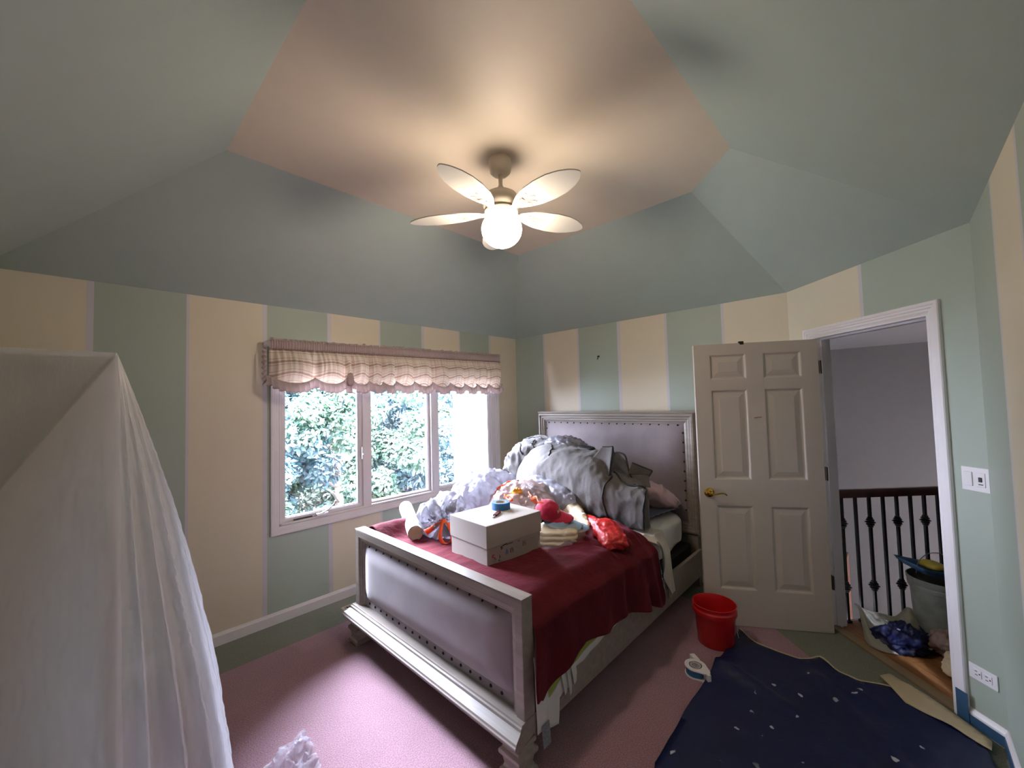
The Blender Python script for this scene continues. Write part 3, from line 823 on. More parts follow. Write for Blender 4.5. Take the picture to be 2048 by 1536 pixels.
bm = bmesh.new(); box(bm, -2.355, -2.155, .203, -.145, -.70, .372)
tag(mk('box_spring', bm, m_dark, bevel=.02), 'black box spring under the white mattress inside the grey bed rails', 'box spring')
bm = bmesh.new(); bmesh.ops.create_cube(bm, size=1)
bmesh.ops.subdivide_edges(bm, edges=bm.edges, cuts=40, use_grid_fill=True)
mx0, mx1, my0, my1, mz0, mz1 = -2.352, -.15, -2.165, -.68, .374, .655
for v in bm.verts:
    x, y, z = v.co * 2; n = (abs(x) ** 9 + abs(y) ** 9 + abs(z) ** 6) ** (1 / 8)
    n = max(n, .9)
    v.co = Vector((lerp(mx0, mx1, (x / n + 1) / 2), lerp(my0, my1, (y / n + 1) / 2), lerp(mz0, mz1, (z / n + 1) / 2)))
bm.normal_update()
for v in bm.verts:
    if v.co.z > .64: v.co.z += .004 * noise.noise(v.co * 4)
    elif v.co.y < -2.1: v.co.y += .014 * noise.noise(Vector((v.co.x * 13 + v.co.z * 4, v.co.z * 3, 0)))
    if v.co.z < .45 and v.co.y < -2.0: v.co.z -= .03 * sstep(-.8, -.3, v.co.x) * -1 - .0
tag(mk('mattress', bm, m_sheet, smooth='all'), 'thick mattress in a white fitted sheet lying on the box spring', 'mattress')

# ---- layered bedding hanging over the right side of the bed
def hang(name, x0, x1, topz, hem, ybase, amp, freq, material, label, cat, seed=0, nu=160, nv=40, flare=.03, thick=.004, top_in=.12, ztop=None):
    bm = bmesh.new(); z_t = ztop or topz
    def f(u, v):
        x = lerp(x0, x1, u); zh = interp(hem, x)
        L1 = top_in / (top_in + (z_t - zh)); 
        if v < L1:
            t = v / L1; y = lerp(-2.176 + top_in, -2.176, t); z = z_t + .004 * noise.noise(Vector((x * 6, t, seed)))
            if t > .8: z -= (t - .8) ** 2 * .3
            return (x, y, z)
        t = (v - L1) / (1 - L1); z = lerp(z_t - .012, zh, t)
        w = amp * (.25 + .75 * t) * (math.sin(x * freq + 3 * noise.noise(Vector((x * 2, seed, 0)))) * .6 + noise.noise(Vector((x * freq * .45, t * .8, seed))))
        y = lerp(-2.176, ybase, sstep(0, .22, .655 - z)) - flare * t - w * sstep(0, .2, .655 - z)
        return (x, y, z)
    gridmesh(bm, nu, nv, f); o = mk(name, bm, material, smooth='all'); solid(o, thick)
    return tag(o, label, cat)
hang('bed_sheet', -2.364, -1.45, .662, [(-2.335, .14), (-2.2, .095), (-2.195, .21), (-2.15, .23), (-2.09, .215), (-2.06, .29), (-1.99, .292), (-1.8, .318), (-1.56, .345), (-1.45, .37)], -2.247, .004, 34, m_sheet,
     'white flat sheet hanging lowest over the right bed rail by the footboard', 'sheet', 3, flare=.014, thick=.002)
bm = bmesh.new()
for a, b in ((0, 1),): ribbon(bm, [(-2.315, -2.268, .165), (-2.315, -2.272, .12), (-2.313, -2.275, .07)], .055, (1, 0, 0), .0015)
sh = bpy.data.objects['bed_sheet']; o = mk('care_label', bm, mat('grey_care_label', '#8f9196', .8, var='#6a6c72', vscale=160), sh); o['label'] = 'grey printed care label'
bm = bmesh.new()
for x, w, z0, z1 in ((-2.165, .05, .30, .215), (-2.125, .045, .30, .19), (-2.085, .06, .31, .225)):
    ribbon(bm, [(x, -2.262, z0 + .03), (x + .005, -2.272, (z0 + z1) / 2), (x + .012, -2.268, z1)], [w, w * .9, w * .5], (1, .3, 0), .002)
mk('elastic_corner', bm, m_sheet, sh)
hang('lime_blanket', -2.28, -1.62, .667, [(-2.28, .26), (-2.17, .30), (-2.0, .335), (-1.9, .345), (-1.8, .358), (-1.62, .40)], -2.251, .004, 30, m_lime,
     'lime green blanket edge showing between the burgundy throw and white sheet', 'blanket', 5, flare=.012, thick=.003)

# burgundy plush throw: top of the bed and the long drop on the right side
HEM = [(-2.348, .33), (-2.335, .315), (-2.206, .352), (-2.1, .385), (-2.007, .405), (-1.9, .388), (-1.808, .375), (-1.68, .378), (-1.578, .37), (-1.45, .345), (-1.348, .322), (-1.317, .35), (-1.25, .30), (-1.177, .272), (-1.13, .25), (-1.094, .252), (-1.085, .30)]
def throw(u, v):
    x = lerp(-2.364, -1.085, u); zh = interp(HEM, x)
    side = .665 - zh + .02; top = 1.56; L = top / (top + side)
    bunch = sstep(-1.75, -1.35, x)
    if v < L:
        t = v / L; y = lerp(-.635, -2.175, t)
        z = .668 + .008 * (noise.noise(Vector((x * 3, y * 3, 1))) + 1) + .085 * math.exp(-((y + .75) / .12) ** 2) * sstep(-1.7, -2.0, x) - .09 * sstep(-.67, -.635, y)
        z += bunch * .06 * max(0, ridge((x * 1.0, y * .7, 0), 4.2, 4)) * sstep(-1.5, -1.9, y)
        z += .014 * max(0, ridge((x, y, 0), 2.7, 2))
        if t > .96: z -= (t - .96) ** 2 * 14 * .9
        return (x, y, z)
    t = (v - L) / (1 - L); z = lerp(.655, zh, t)
    fold = math.sin(x * lerp(20, 30, bunch) + 2.5 * noise.noise(Vector((x * 2.2, t * .4, 7)))) * .5 + noise.noise(Vector((x * 9 + t * 1.2, t * .7, 2)))
    amp = lerp(.018, .046, bunch) * (.2 + .8 * t)
    y = -2.19 - .062 * sstep(0, .18, t) - .045 * t - max(-.022, amp * fold) - bunch * .016
    x -= .055 * sstep(.1, .9, t) * math.exp(-(x + 2.364) / .09)
    return (x + .02 * bunch * t * noise.noise(Vector((x * 6, t * 2, 4))), min(y, -2.19 - .03 * sstep(0, .1, t)), z)
bm = bmesh.new(); gridmesh(bm, 230, 220, throw)
th = mk('throw_blanket', bm, m_red, smooth='all'); solid(th, .007, 1)
tag(th, 'burgundy plush throw over the foot of the bed and down its right side', 'blanket')

bm = bmesh.new()
def creamhang(u, v):
    x = lerp(-1.12, -.82, u); zt = .675; zh = interp([(-1.12, .60), (-1.05, .60), (-1.0, .40), (-.93, .25), (-.87, .17), (-.82, .24)], x)
    x2 = x + .10 * v * (1 - u)
    if v < .25:
        t = v / .25; return (x, lerp(-2.05, -2.185, t), zt + .012 * math.sin(x * 40) - .01 * t)
    t = (v - .25) / .75
    return (x2, -2.20 - .05 * min(1, t * 3) - .014 * math.sin(x * 55 + t * 2) * (.4 + t) - .01 * t, lerp(zt - .02, zh, t))
gridmesh(bm, 60, 40, creamhang)
tag(solid(mk('cream_top_sheet', bm, cloth_mat('cream_cotton', '#cdc3b4')), .004), 'cream crumpled sheet corner falling beside the right end of the burgundy throw', 'sheet')
def pattern_mat():
    M = NT('teal_leaf_print'); n = M.noise(26, 3)
    M.l(M.ramp(n.outputs[0], [(.46, srgb('#31525e')), (.5, srgb('#9db7bb')), (.56, srgb('#9db7bb')), (.6, srgb('#4b7480'))]), M.b.inputs['Base Color']); M.b.inputs['Roughness'].default_value = .85
    return M.m
bm = bmesh.new()
gridmesh(bm, 20, 24, lambda u, v: (lerp(-1.10, -.96, u) + .06 * v, -2.222 - .022 * v - .008 * math.sin(u * 12), lerp(.52, .26 + .04 * abs(u - .4), v)))
tag(solid(mk('printed_quilt', bm, pattern_mat(), smooth='all'), .006), 'teal and white leaf printed quilt corner peeping out under the cream sheet', 'quilt')

# ------------------------------------------------------------------ things on the bed
# piping that lies on a surface
def on_surface(obj, pts, off=.004, sub=24):
    dg_ = bpy.context.evaluated_depsgraph_get(); me = obj.data
    tree = BVHTree.FromPolygons([v.co.copy() for v in me.vertices], [p.vertices[:] for p in me.polygons])
    out = []
    inv = Vector(obj.location) + (Vector(obj.parent.location) if obj.parent else Vector((0, 0, 0)))
    for p in catmull(pts, sub):
        q, n, i, d = tree.find_nearest(Vector(p) - inv)
        out.append(q + n * off + inv)
    return out

# big grey bedding bag lying across the head of the bed
gb = empty('bedding_bag', (-.75, -1.45, .66), 0, 'large grey fabric bedding bag with black piping slumped before the headboard', 'storage bag')
bm = bmesh.new()
V = Vector
ST = [(V((-.52, -.52, .80)), V((.05, .0, 0)), .05, 2.2), (V((-.54, -.58, .84)), V((.16, .06, 0)), .13, 2.2), (V((-.56, -.76, .90)), V((.27, .06, 0)), .235, 2.3), (V((-.60, -.98, .93)), V((.31, .04, 0)), .275, 2.3),
      (V((-.63, -1.20, .93)), V((.33, .03, 0)), .280, 2.4), (V((-.66, -1.42, .925)), V((.35, .02, 0)), .268, 2.6), (V((-.68, -1.60, .92)), V((.365, .02, 0)), .262, 2.9),
      (V((-.69, -1.70, .90)), V((.37, .06, 0)), .24, 3.2), (V((-.70, -1.79, .855)), V((.36, .11, 0)), .19, 3.8), (V((-.70, -1.86, .83)), V((.35, .15, 0)), .165, 4.2), (V((-.70, -1.93, .825)), V((.345, .18, 0)), .155, 4.4), (V((-.70, -1.985, .825)), V((.335, .19, 0)), .15, 4.4), (V((-.70, -2.005, .815)), V((.30, .17, 0)), .13, 4)]
loft(bm, ST, 110, 12, flat=.676)
wrinkle(bm, .034, 2.6, 3, (1, .7, 1.2), floor=.676)
wrinkle(bm, .014, 8, 5, (1, 1, .6), floor=.676)
body = part('bag_body', bm, m_grey, gb, smooth='all')
def pipe(name, pts, r=.006, parent=gb, surf=None, sub=8, off=.006):
    P = on_surface(surf, pts, off, 12) if surf else catmull(pts, sub)
    P = [P[max(i - 1, 0)] * .25 + p * .5 + P[min(i + 1, len(P) - 1)] * .25 for i, p in enumerate(P)]
    bm = bmesh.new(); tube(bm, P, r, 7); return part(name, bm, m_pipe, parent, smooth='all')
pipe('seam_piping', [(-.86, -1.80, 1.06), (-.98, -1.86, 1.0), (-1.03, -1.85, .918), (-1.05, -1.865, .824), (-1.04, -1.88, .751), (-1.03, -1.90, .69)], surf=body)
pipe('seam_piping', [(-.88, -1.84, 1.04), (-.95, -1.95, .985), (-.95, -2.05, .985), (-.92, -2.13, .975)], surf=body)
pipe('seam_piping', [(-.88, -2.15, .99), (-1.02, -2.17, .96), (-1.03, -2.17, .90), (-1.04, -2.16, .83), (-1.03, -2.16, .73), (-1.02, -2.15, .69)], surf=body)
pipe('seam_piping', [(-.60, -.92, 1.21), (-.66, -1.03, 1.20), (-.74, -1.13, 1.17), (-.84, -1.20, 1.10)], surf=body)
def flap(name, corners, parent, mt=m_grey, bend=.02, n=16, sides=(0, 1, 2)):
    bm = bmesh.new(); A, B_, C_, D_ = [V(c) for c in corners]
    nrm = (B_ - A).cross(D_ - A).normalized()
    f = lambda u, v: (A.lerp(B_, u)).lerp(D_.lerp(C_, u), v) + nrm * (bend * math.sin(math.pi * u) * math.sin(math.pi * v) + .006 * noise.noise(V((u * 3, v * 3, bend * 50))))
    gridmesh(bm, n, n, f); o = part(name, bm, mt, parent, smooth='all'); solid(o, .006)
    bm = bmesh.new()
    for k in sides:
        P = [f(*[(t, 0), (1, t), (1 - t, 1), (0, 1 - t)][k]) for t in [i / 8 for i in range(9)]]; tube(bm, P, .006, 6)
    part('seam_piping', bm, m_pipe, parent, smooth='all')
    return o
flap('corner_fin', [(-.90, -1.56, 1.05), (-.86, -1.74, 1.25), (-.86, -1.835, 1.255), (-1.0, -1.86, .99)], gb, bend=.03, sides=(1, 2))
flap('corner_fin', [(-.86, -1.835, 1.255), (-.60, -1.70, 1.12), (-.66, -1.84, .98), (-.98, -1.865, .99)], gb, bend=.03, sides=(0, 3))
flap('end_flap', [(-.74, -1.86, .95), (-.68, -1.905, 1.11), (-.68, -2.075, 1.06), (-.76, -2.03, .95)], gb, bend=.025, sides=(1, 2))
flap('end_flap', [(-.80, -2.02, .95), (-.72, -1.90, 1.02), (-.72, -2.06, 1.03), (-.82, -2.12, .96)], gb, bend=-.02, sides=(0, 1))
bm = bmesh.new(); ribbon(bm, catmull([(-.90, -1.895, .985), (-.97, -1.945, .965), (-.98, -2.0, .955), (-.93, -2.06, .985)], 5), .034, (.45, .1, .8), .004)
part('carry_handle', bm, m_pipe, gb)
bm = bmesh.new(); tube(bm, catmull([(-.60, -1.66, 1.12), (-.60, -1.70, 1.17), (-.60, -1.79, 1.16), (-.62, -1.83, 1.08), (-.66, -1.87, .98)], 6), .008, 7); part('carry_handle', bm, m_pipe, gb, smooth='all')

gb2 = empty('comforter_bag', (-.42, -.85, .66), 0, 'smaller crumpled grey bag with black trim at the window end of the bed', 'storage bag')
bm = bmesh.new()
loft(bm, [(V((-.46, -.26, .84)), V((.05, 0, 0)), .05), (V((-.45, -.31, .88)), V((.14, .04, 0)), .15), (V((-.42, -.48, .95)), V((.22, .04, 0)), .235), (V((-.38, -.68, 1.0)), V((.22, .02, 0)), .245), (V((-.34, -.90, 1.0)), V((.19, 0, 0)), .24), (V((-.32, -1.06, .96)), V((.16, 0, 0)), .20), (V((-.32, -1.12, .93)), V((.05, 0, 0)), .10)], 80, 12, 2.3, flat=.67)
wrinkle(bm, .06, 4, 8, (1, .8, .8), floor=.67); wrinkle(bm, .02, 11, 9, floor=.67)
b2 = part('bag_body', bm, m_grey, gb2, smooth='all')
pipe('seam_piping', [(-.52, -.50, 1.17), (-.56, -.56, 1.17), (-.62, -.60, 1.12), (-.64, -.64, 1.08)], parent=gb2, surf=b2)
pipe('seam_piping', [(-.42, -.52, 1.20), (-.44, -.62, 1.24), (-.46, -.74, 1.25), (-.48, -.84, 1.23), (-.48, -.95, 1.2)], .008, parent=gb2, surf=b2)
pipe('seam_piping', [(-.50, -.70, 1.235), (-.58, -.73, 1.20), (-.62, -.80, 1.16)], parent=gb2, surf=b2)

bm = bmesh.new(); loft(bm, [(V((-.50, -.90, 1.20)), V((.04, 0, 0)), .02), (V((-.50, -.96, 1.21)), V((.12, 0, 0)), .05), (V((-.50, -1.10, 1.215)), V((.15, 0, 0)), .06), (V((-.50, -1.24, 1.20)), V((.13, 0, 0)), .045), (V((-.50, -1.32, 1.185)), V((.04, 0, 0)), .02)], 60, 10, 2.2)
wrinkle(bm, .035, 13, 2); wrinkle(bm, .012, 30, 3)
tag(mk('plastic_bundle', bm, m_bagclear, smooth='all'), 'white plastic wrapped bundle lying on top of the grey bags', 'plastic bag')
bm = bmesh.new(); loft(bm, [(V((-.56, -1.27, 1.185)), V((.03, 0, 0)), .01), (V((-.56, -1.33, 1.19)), V((.06, .02, 0)), .02), (V((-.56, -1.44, 1.185)), V((.05, .02, 0)), .016), (V((-.56, -1.48, 1.18)), V((.02, 0, 0)), .008)], 24, 6); wrinkle(bm, .012, 26, 2)
tag(mk('black_strap_bundle', bm, m_pipe, smooth='all'), 'crumpled black straps beside the white bundle on the grey bag', 'strap')

# pillow, mat near headboard
bm = bmesh.new(); loft(bm, [(V((-.30, -1.72, .75)), V((.05, 0, 0)), .03), (V((-.30, -1.78, .77)), V((.13, .02, 0)), .09), (V((-.30, -1.9, .775)), V((.14, .02, 0)), .105), (V((-.29, -2.02, .755)), V((.12, .02, 0)), .07), (V((-.28, -2.10, .72)), V((.05, 0, 0)), .02)], 50, 8, 2.2, flat=.672)
wrinkle(bm, .03, 9, 4, floor=.672)
tag(mk('pillow', bm, m_pinkp, smooth='all'), 'pale pink pillow slumped against the headboard behind the grey bag', 'pillow')
def weave_mat():
    M = NT('navy_woven_pattern'); b = M.n('ShaderNodeTexBrick'); b.inputs['Scale'].default_value = 22
    b.inputs['Color1'].default_value = srgb('#353747'); b.inputs['Color2'].default_value = srgb('#242636'); b.inputs['Mortar'].default_value = srgb('#6b6c7c'); b.inputs['Mortar Size'].default_value = .06
    M.l(M.coord(), b.inputs[0]); M.l(b.outputs[0], M.b.inputs['Base Color']); M.b.inputs['Roughness'].default_value = .8; return M.m
bm = bmesh.new(); gridmesh(bm, 20, 20, lambda u, v: (lerp(-.93, -.26, v) + .04 * (u - .5), lerp(-1.66, -2.02, u) - .10 * v, .674 + .008 * math.sin(v * 4) + .004 * noise.noise(V((u * 4, v * 4, 0))) + .02 * v))
tag(solid(mk('woven_mat', bm, weave_mat(), smooth='all'), .008, 1), 'dark navy patterned cloth spread between the grey bag and headboard', 'cloth')

# white batting roll
ra, rb = V((-2.185, -1.02, .738)), V((-1.855, -.36, .742))
ax = (rb - ra); L_ = ax.length; q = Vector((0, 0, 1)).rotation_difference(ax)
MR = Matrix.Translation(ra) @ q.to_matrix().to_4x4()
bm = bmesh.new(); nseg = 40; rr = .052
rings = []
for k in range(31):
    t = k / 30; ring = []
    for j in range(nseg):
        a = 2 * math.pi * j / nseg; r_ = rr * (1 + .03 * noise.noise(V((math.cos(a) * 2, math.sin(a) * 2, t * 5)))) * (1 + .06 * t)
        ring.append(bm.verts.new(MR @ V((r_ * math.cos(a), r_ * math.sin(a), t * L_))))
    rings.append(ring)
for a, b in zip(rings, rings[1:]):
    for k in range(nseg): bm.faces.new((a[k], a[(k + 1) % nseg], b[(k + 1) % nseg], b[k]))
bm.faces.new(rings[-1])
inner = [bm.verts.new(MR @ V((rr * .9 * math.cos(2 * math.pi * k / nseg), rr * .9 * math.sin(2 * math.pi * k / nseg), .006))) for k in range(nseg)]
for k in range(nseg): bm.faces.new((rings[0][k], rings[0][(k + 1) % nseg], inner[(k + 1) % nseg], inner[k]))
bm.faces.new(inner)
roll = tag(mk('batting_roll', bm, m_batting, smooth=True), 'rolled white batting lying on the burgundy throw near the footboard corner', 'roll')
bm = bmesh.new(); tube(bm, [MR @ V(((.006 + .0405 * t / 60) * math.cos(t * .42), (.006 + .0405 * t / 60) * math.sin(t * .42), -.001)) for t in range(61)], .0028, 6)
mk('spiral_layers', bm, m_beige, roll)['label'] = 'cream spiral edge of the rolled layers'

# tied white trash bag
def trash(name, c, r, seed, material, label, knot=None, cat='trash bag', group=None, fl_=.668, sub=6):
    root = empty(name, (c[0], c[1], fl_), 0, label, cat)
    bm = bmesh.new(); blob(bm, c, r, sub, 2.3)
    C = V(c); K = V(knot) if knot else None
    bm.normal_update()
    for v in bm.verts:
        d = 0
        if K:
            w = v.co - K; rad = w.length; u = w.normalized()
            ang = math.atan2(u.z, u.x * .7 - u.y * .7)
            f = math.exp(-(rad / .17) ** 2)
            d = f * (.030 * math.sin(ang * 9 + 3 * noise.noise(w * 9)) + .012 * math.sin(ang * 21)) - .05 * math.exp(-(rad / .05) ** 2)
        v.co += v.normal * d
    wrinkle(bm, .06, 4, seed, (1, 1, .6), floor=fl_); wrinkle(bm, .022, 11, seed + 1, (1, 1, .45), floor=fl_); wrinkle(bm, .006, 30, seed + 2, (1, 1, .5), floor=fl_)
    o = part('bag_body', bm, material, root, smooth='all'); return root, o
knot = V((-2.07, -1.19, .825))
t1, t1b = trash('trash_bag', (-1.965, -1.055, .818), (.168, .175, .15), 1, m_bagclear, 'tied white trash bag with orange drawstring beside the batting roll', knot)
bm = bmesh.new()
ribbon(bm, catmull([knot + V((-.02, 0, .012)), knot + V((-.045, .02, -.02)), knot + V((-.075, .05, -.05)), knot + V((-.095, .075, -.068))], 5), [.02 + .0016 * k for k in range(16)], (.042, -.073, -.099), .003)
ribbon(bm, catmull([knot + V((-.01, -.01, .01)), knot + V((-.035, -.02, -.04)), knot + V((-.05, -.03, -.09)), knot + V((-.035, -.05, -.13)), knot + V((-.01, -.09, -.12)), knot + V((-.0, -.10, -.07)), knot + V((0, -.05, 0))], 5), .026, (.75, -.6, .2), .003)
blob_bm = bmesh.new(); blob(blob_bm, knot, (.022, .022, .016), 3); wrinkle(blob_bm, .012, 40)
part('drawstring_loop', bm, m_orange, t1, smooth='all'); part('drawstring_knot', blob_bm, m_orange, t1, smooth='all')
bm = bmesh.new()
pts = []
gridmesh(bm, 60, 10, lambda u, v: knot + V((-.015 - .02 * v, -.015 - .02 * v, -.005)) + (V((.65, -.7, 0)) * ((u - .5) * (.02 + .09 * v)) + V((.02 * v, -.02 * v, -.085 * v))) + V((-.7, -.6, 0)) * (.007 * math.sin(u * 60) * (.3 + v)))
part('gathered_neck', bm, m_bagclear, t1, smooth='all')

t2, t2b = trash('trash_bag', (-1.30, -.80, .84), (.30, .27, .185), 11, m_bagclear, 'full white trash bag behind the tied one, nearest the window', None)
t3, t3b = trash('drawstring_bag', (-1.28, -1.22, .80), (.27, .25, .155), 21, m_bagpink, 'open white bag with orange drawstring edge behind the cardboard box', None, 'plastic bag')
bm = bmesh.new()
for P in ([(-1.54, -1.02, .74), (-1.50, -1.0, .82), (-1.44, -1.02, .89), (-1.36, -1.08, .94), (-1.28, -1.10, .965)],
          [(-1.36, -1.36, .93), (-1.40, -1.46, .89), (-1.42, -1.52, .83), (-1.46, -1.52, .76)],
          [(-1.5, -1.22, .88), (-1.54, -1.32, .80), (-1.56, -1.30, .74), (-1.54, -1.22, .74)]):
    S = on_surface(t3b, P, .004, 6); ribbon(bm, S, .022, [(V(s) - V((-1.28, -1.22, .80))).cross(V((0, 0, 1))).cross(V(s) - V((-1.28, -1.22, .8))) for s in S] if 0 else (.3, .1, .95), .003)
part('orange_drawstring', bm, m_orange, t3, smooth='all')
bm = bmesh.new(); S = catmull([(-1.59, -1.34, .925), (-1.62, -1.40, .945), (-1.66, -1.47, .937), (-1.665, -1.43, .925), (-1.62, -1.36, .924)], 6); ribbon(bm, S, .02, (.1, .1, 1), .003)
S = catmull([(-1.50, -1.52, .92), (-1.55, -1.60, .95), (-1.60, -1.66, .935), (-1.58, -1.70, .925), (-1.52, -1.62, .93)], 6); ribbon(bm, S, .02, (.1, .1, 1), .003)
part('drawstring_loop', bm, m_orange, t3, smooth='all')
bm = bmesh.new(); blob(bm, (-1.40, -1.27, .905), (.045, .04, .035), 4); wrinkle(bm, .03, 24, 2)
tag(mk('yellow_fabric_item', bm, mat('mustard_fabric', '#d98f1e', .7), smooth='all'), 'mustard orange item bulging through the drawstring bag opening', 'fabric')
bm = bmesh.new(); loft(bm, [(V((-1.18, -1.05, .93)), V((.02, 0, 0)), .01), (V((-1.2, -1.08, .94)), V((.03, .01, 0)), .02), (V((-1.26, -1.14, .95)), V((.03, .01, 0)), .02), (V((-1.34, -1.10, .93)), V((.02, .01, 0)), .01)], 20, 6); wrinkle(bm, .01, 30)
tag(mk('grey_printed_item', bm, mat('dark_print', '#5c4c48', .5, var='#a08f86', vscale=60), smooth='all'), 'dark printed item poking from the drawstring bag', 'fabric')
bm = bmesh.new(); loft(bm, [(V((-.98, -.92, .80)), V((.05, .02, 0)), .03), (V((-1.0, -1.0, .83)), V((.16, .06, 0)), .11), (V((-.99, -1.2, .84)), V((.17, .06, 0)), .12), (V((-1.0, -1.40, .825)), V((.14, .06, 0)), .10), (V((-1.03, -1.52, .83)), V((.09, .04, 0)), .055), (V((-1.06, -1.59, .84)), V((.03, .02, 0)), .015)], 60, 10, 2.3, flat=.672)
wrinkle(bm, .035, 7, 6, floor=.672); wrinkle(bm, .012, 24, 7, floor=.672)
tag(mk('white_plastic_sack', bm, m_bagclear, smooth='all'), 'smooth white plastic sack between the pink cap and the grey bag', 'plastic bag')
bm = bmesh.new(); loft(bm, [(V((-1.0, -1.40, .72)), V((.03, 0, 0)), .03), (V((-1.03, -1.5, .74)), V((.10, .04, 0)), .07), (V((-1.10, -1.64, .735)), V((.12, .06, 0)), .065), (V((-1.2, -1.78, .72)), V((.10, .08, 0)), .05), (V((-1.26, -1.86, .70)), V((.03, .02, 0)), .02)], 50, 8, 2.4, flat=.672)
wrinkle(bm, .022, 12, 3, (.5, 1.4, 1), floor=.672)
tag(mk('knit_blanket', bm, m_beige, smooth='all'), 'cream ribbed blanket under the white sack left of the red bag', 'blanket')

# folded clothes in a clear bag with caps on top
fc = empty('folded_clothes_bag', (-1.48, -1.72, .68), 0, 'clear bag of folded cream clothes right of the cardboard box', 'clothes bag')
bm = bmesh.new()
for k in range(3):
    z = .695 + k * .03; sx = .19 - .012 * k; sy = .14
    M_ = Matrix.Translation((-1.50, -1.73, 0)) @ Matrix.Rotation(R(40), 4, 'Z')
    b_ = bmesh.new(); bmesh.ops.create_cube(b_, size=1); bmesh.ops.subdivide_edges(b_, edges=b_.edges, cuts=12, use_grid_fill=True)
    for v in b_.verts:
        n = (abs(v.co.x * 2) ** 6 + abs(v.co.y * 2) ** 6 + abs(v.co.z * 2) ** 3) ** (1 / 5); n = max(n, .85)
        p = v.co / n; v.co = M_ @ V((p.x * 2 * sx, p.y * 2 * sy, z + p.z * .032 + .006 * noise.noise(V((p.x * 5, p.y * 5, k)))))
    me_ = bpy.data.meshes.new('t'); b_.to_mesh(me_); bm.from_mesh(me_); b_.free(); bpy.data.meshes.remove(me_)
wrinkle(bm, .008, 18, 3, floor=.676); part('folded_clothes', bm, m_beige, fc, smooth='all')
bm = bmesh.new(); loft(bm, [(V((-1.30, -1.60, .73)), V((.06, -.06, 0)), .02), (V((-1.34, -1.63, .735)), V((.14, -.12, 0)), .06), (V((-1.50, -1.73, .735)), V((.145, -.145, 0)), .065), (V((-1.64, -1.83, .72)), V((.12, -.12, 0)), .05), (V((-1.69, -1.88, .70)), V((.05, -.05, 0)), .015)], 60, 8, 3.2, flat=.674)
wrinkle(bm, .016, 14, 9, floor=.674); part('plastic_wrap', bm, m_foldfilm, fc, smooth='all')

def cap(name, loc, rz, tilt, material, label, logo=False, squash=1.0):
    root = empty(name, loc, rz, label, 'baseball cap'); root.rotation_euler = (R(tilt[0]), R(tilt[1]), rz)
    bm = bmesh.new(); n = 36; rings = []
    for k in range(13):
        t = k / 12; ring = []
        for j in range(n):
            a = 2 * math.pi * j / n; r_ = math.cos(t * math.pi / 2) ** .62
            seam = 1 - .012 * max(0, math.cos(a * 6)) ** 12
            x = .088 * r_ * math.cos(a) * seam; y = .078 * r_ * math.sin(a) * seam
            z = squash * .092 * math.sin(t * math.pi / 2) * (1 + .06 * math.cos(a) * (1 - t))
            ring.append(bm.verts.new((x, y, z)))
        rings.append(ring)
    for a, b in zip(rings, rings[1:]):
        for j in range(n): bm.faces.new((a[j], a[(j + 1) % n], b[(j + 1) % n], b[j]))
    bmesh.ops.remove_doubles(bm, verts=bm.verts, dist=1e-4)
    wrinkle(bm, .006, 22, len(label)); o = mk('crown', bm, material, root, smooth='all'); solid(o, .002)
    bm = bmesh.new()
    def br(u, v):
        th = lerp(-72, 72, u); a = R(th)
        r0 = V((.088 * math.cos(a), .078 * math.sin(a), .004)); ext = .095 * max(0, math.cos(a * 1.2)) ** .7
        p = r0 + V((ext * v, 0, -.01 * v - .0)); p.z -= 5.5 * p.y * p.y * v * .5; return p
    gridmesh(bm, 30, 8, br); o = mk('brim', bm, material, root, smooth='all'); solid(o, .004)
    bm = bmesh.new(); blob(bm, (0, 0, squash * .093), (.007, .007, .004), 2); mk('top_button', bm, material, root, smooth='all')
    if logo:
        bm = bmesh.new()
        for s in range(7):
            y = -.03 + s * .0095
            P = [V((.0, y, .040)), V((0, y + .004, .062 - .004 * (s % 2))), V((0, y + .007, .045)), V((0, y + .0095, .055))]
            Q = []
            for p in catmull(P, 3):
                zz = p.z / (squash * .092); r_ = math.cos(math.asin(min(.99, zz))) ** .62
                Q.append(V((.0905 * r_ * math.sqrt(max(0, 1 - (p.y / (.078 * r_)) ** 2)) + .002, p.y, p.z)))
            tube(bm, Q, .0016, 5)
        mk('embroidery', bm, m_beige, root)['label'] = 'cream embroidered lettering'
    return root
cap('baseball_cap', (-1.545, -1.695, .852), R(-62), (24, 8), m_magenta, 'magenta baseball cap with cream embroidery lying on the clothes stack', True)
cap('baseball_cap', (-1.525, -1.755, .800), R(-62), (20, 6), m_bluecap, 'powder blue cap directly under the magenta cap', squash=.28)
cap('baseball_cap', (-1.49, -1.785, .784), R(-58), (16, 6), m_bluecap, 'lower powder blue cap beneath the other blue cap', squash=.24)
bm = bmesh.new(); loft(bm, [(V((-1.62, -1.70, .815)), V((.02, .02, 0)), .01), (V((-1.57, -1.68, .825)), V((.07, -.05, 0)), .03), (V((-1.48, -1.65, .83)), V((.08, -.06, 0)), .035), (V((-1.4, -1.60, .82)), V((.03, -.03, 0)), .01)], 40, 8, 2.4)
wrinkle(bm, .01, 20, 4); tag(mk('green_garment', bm, m_greencap, smooth='all'), 'dark green garment crumpled under the magenta cap', 'garment')

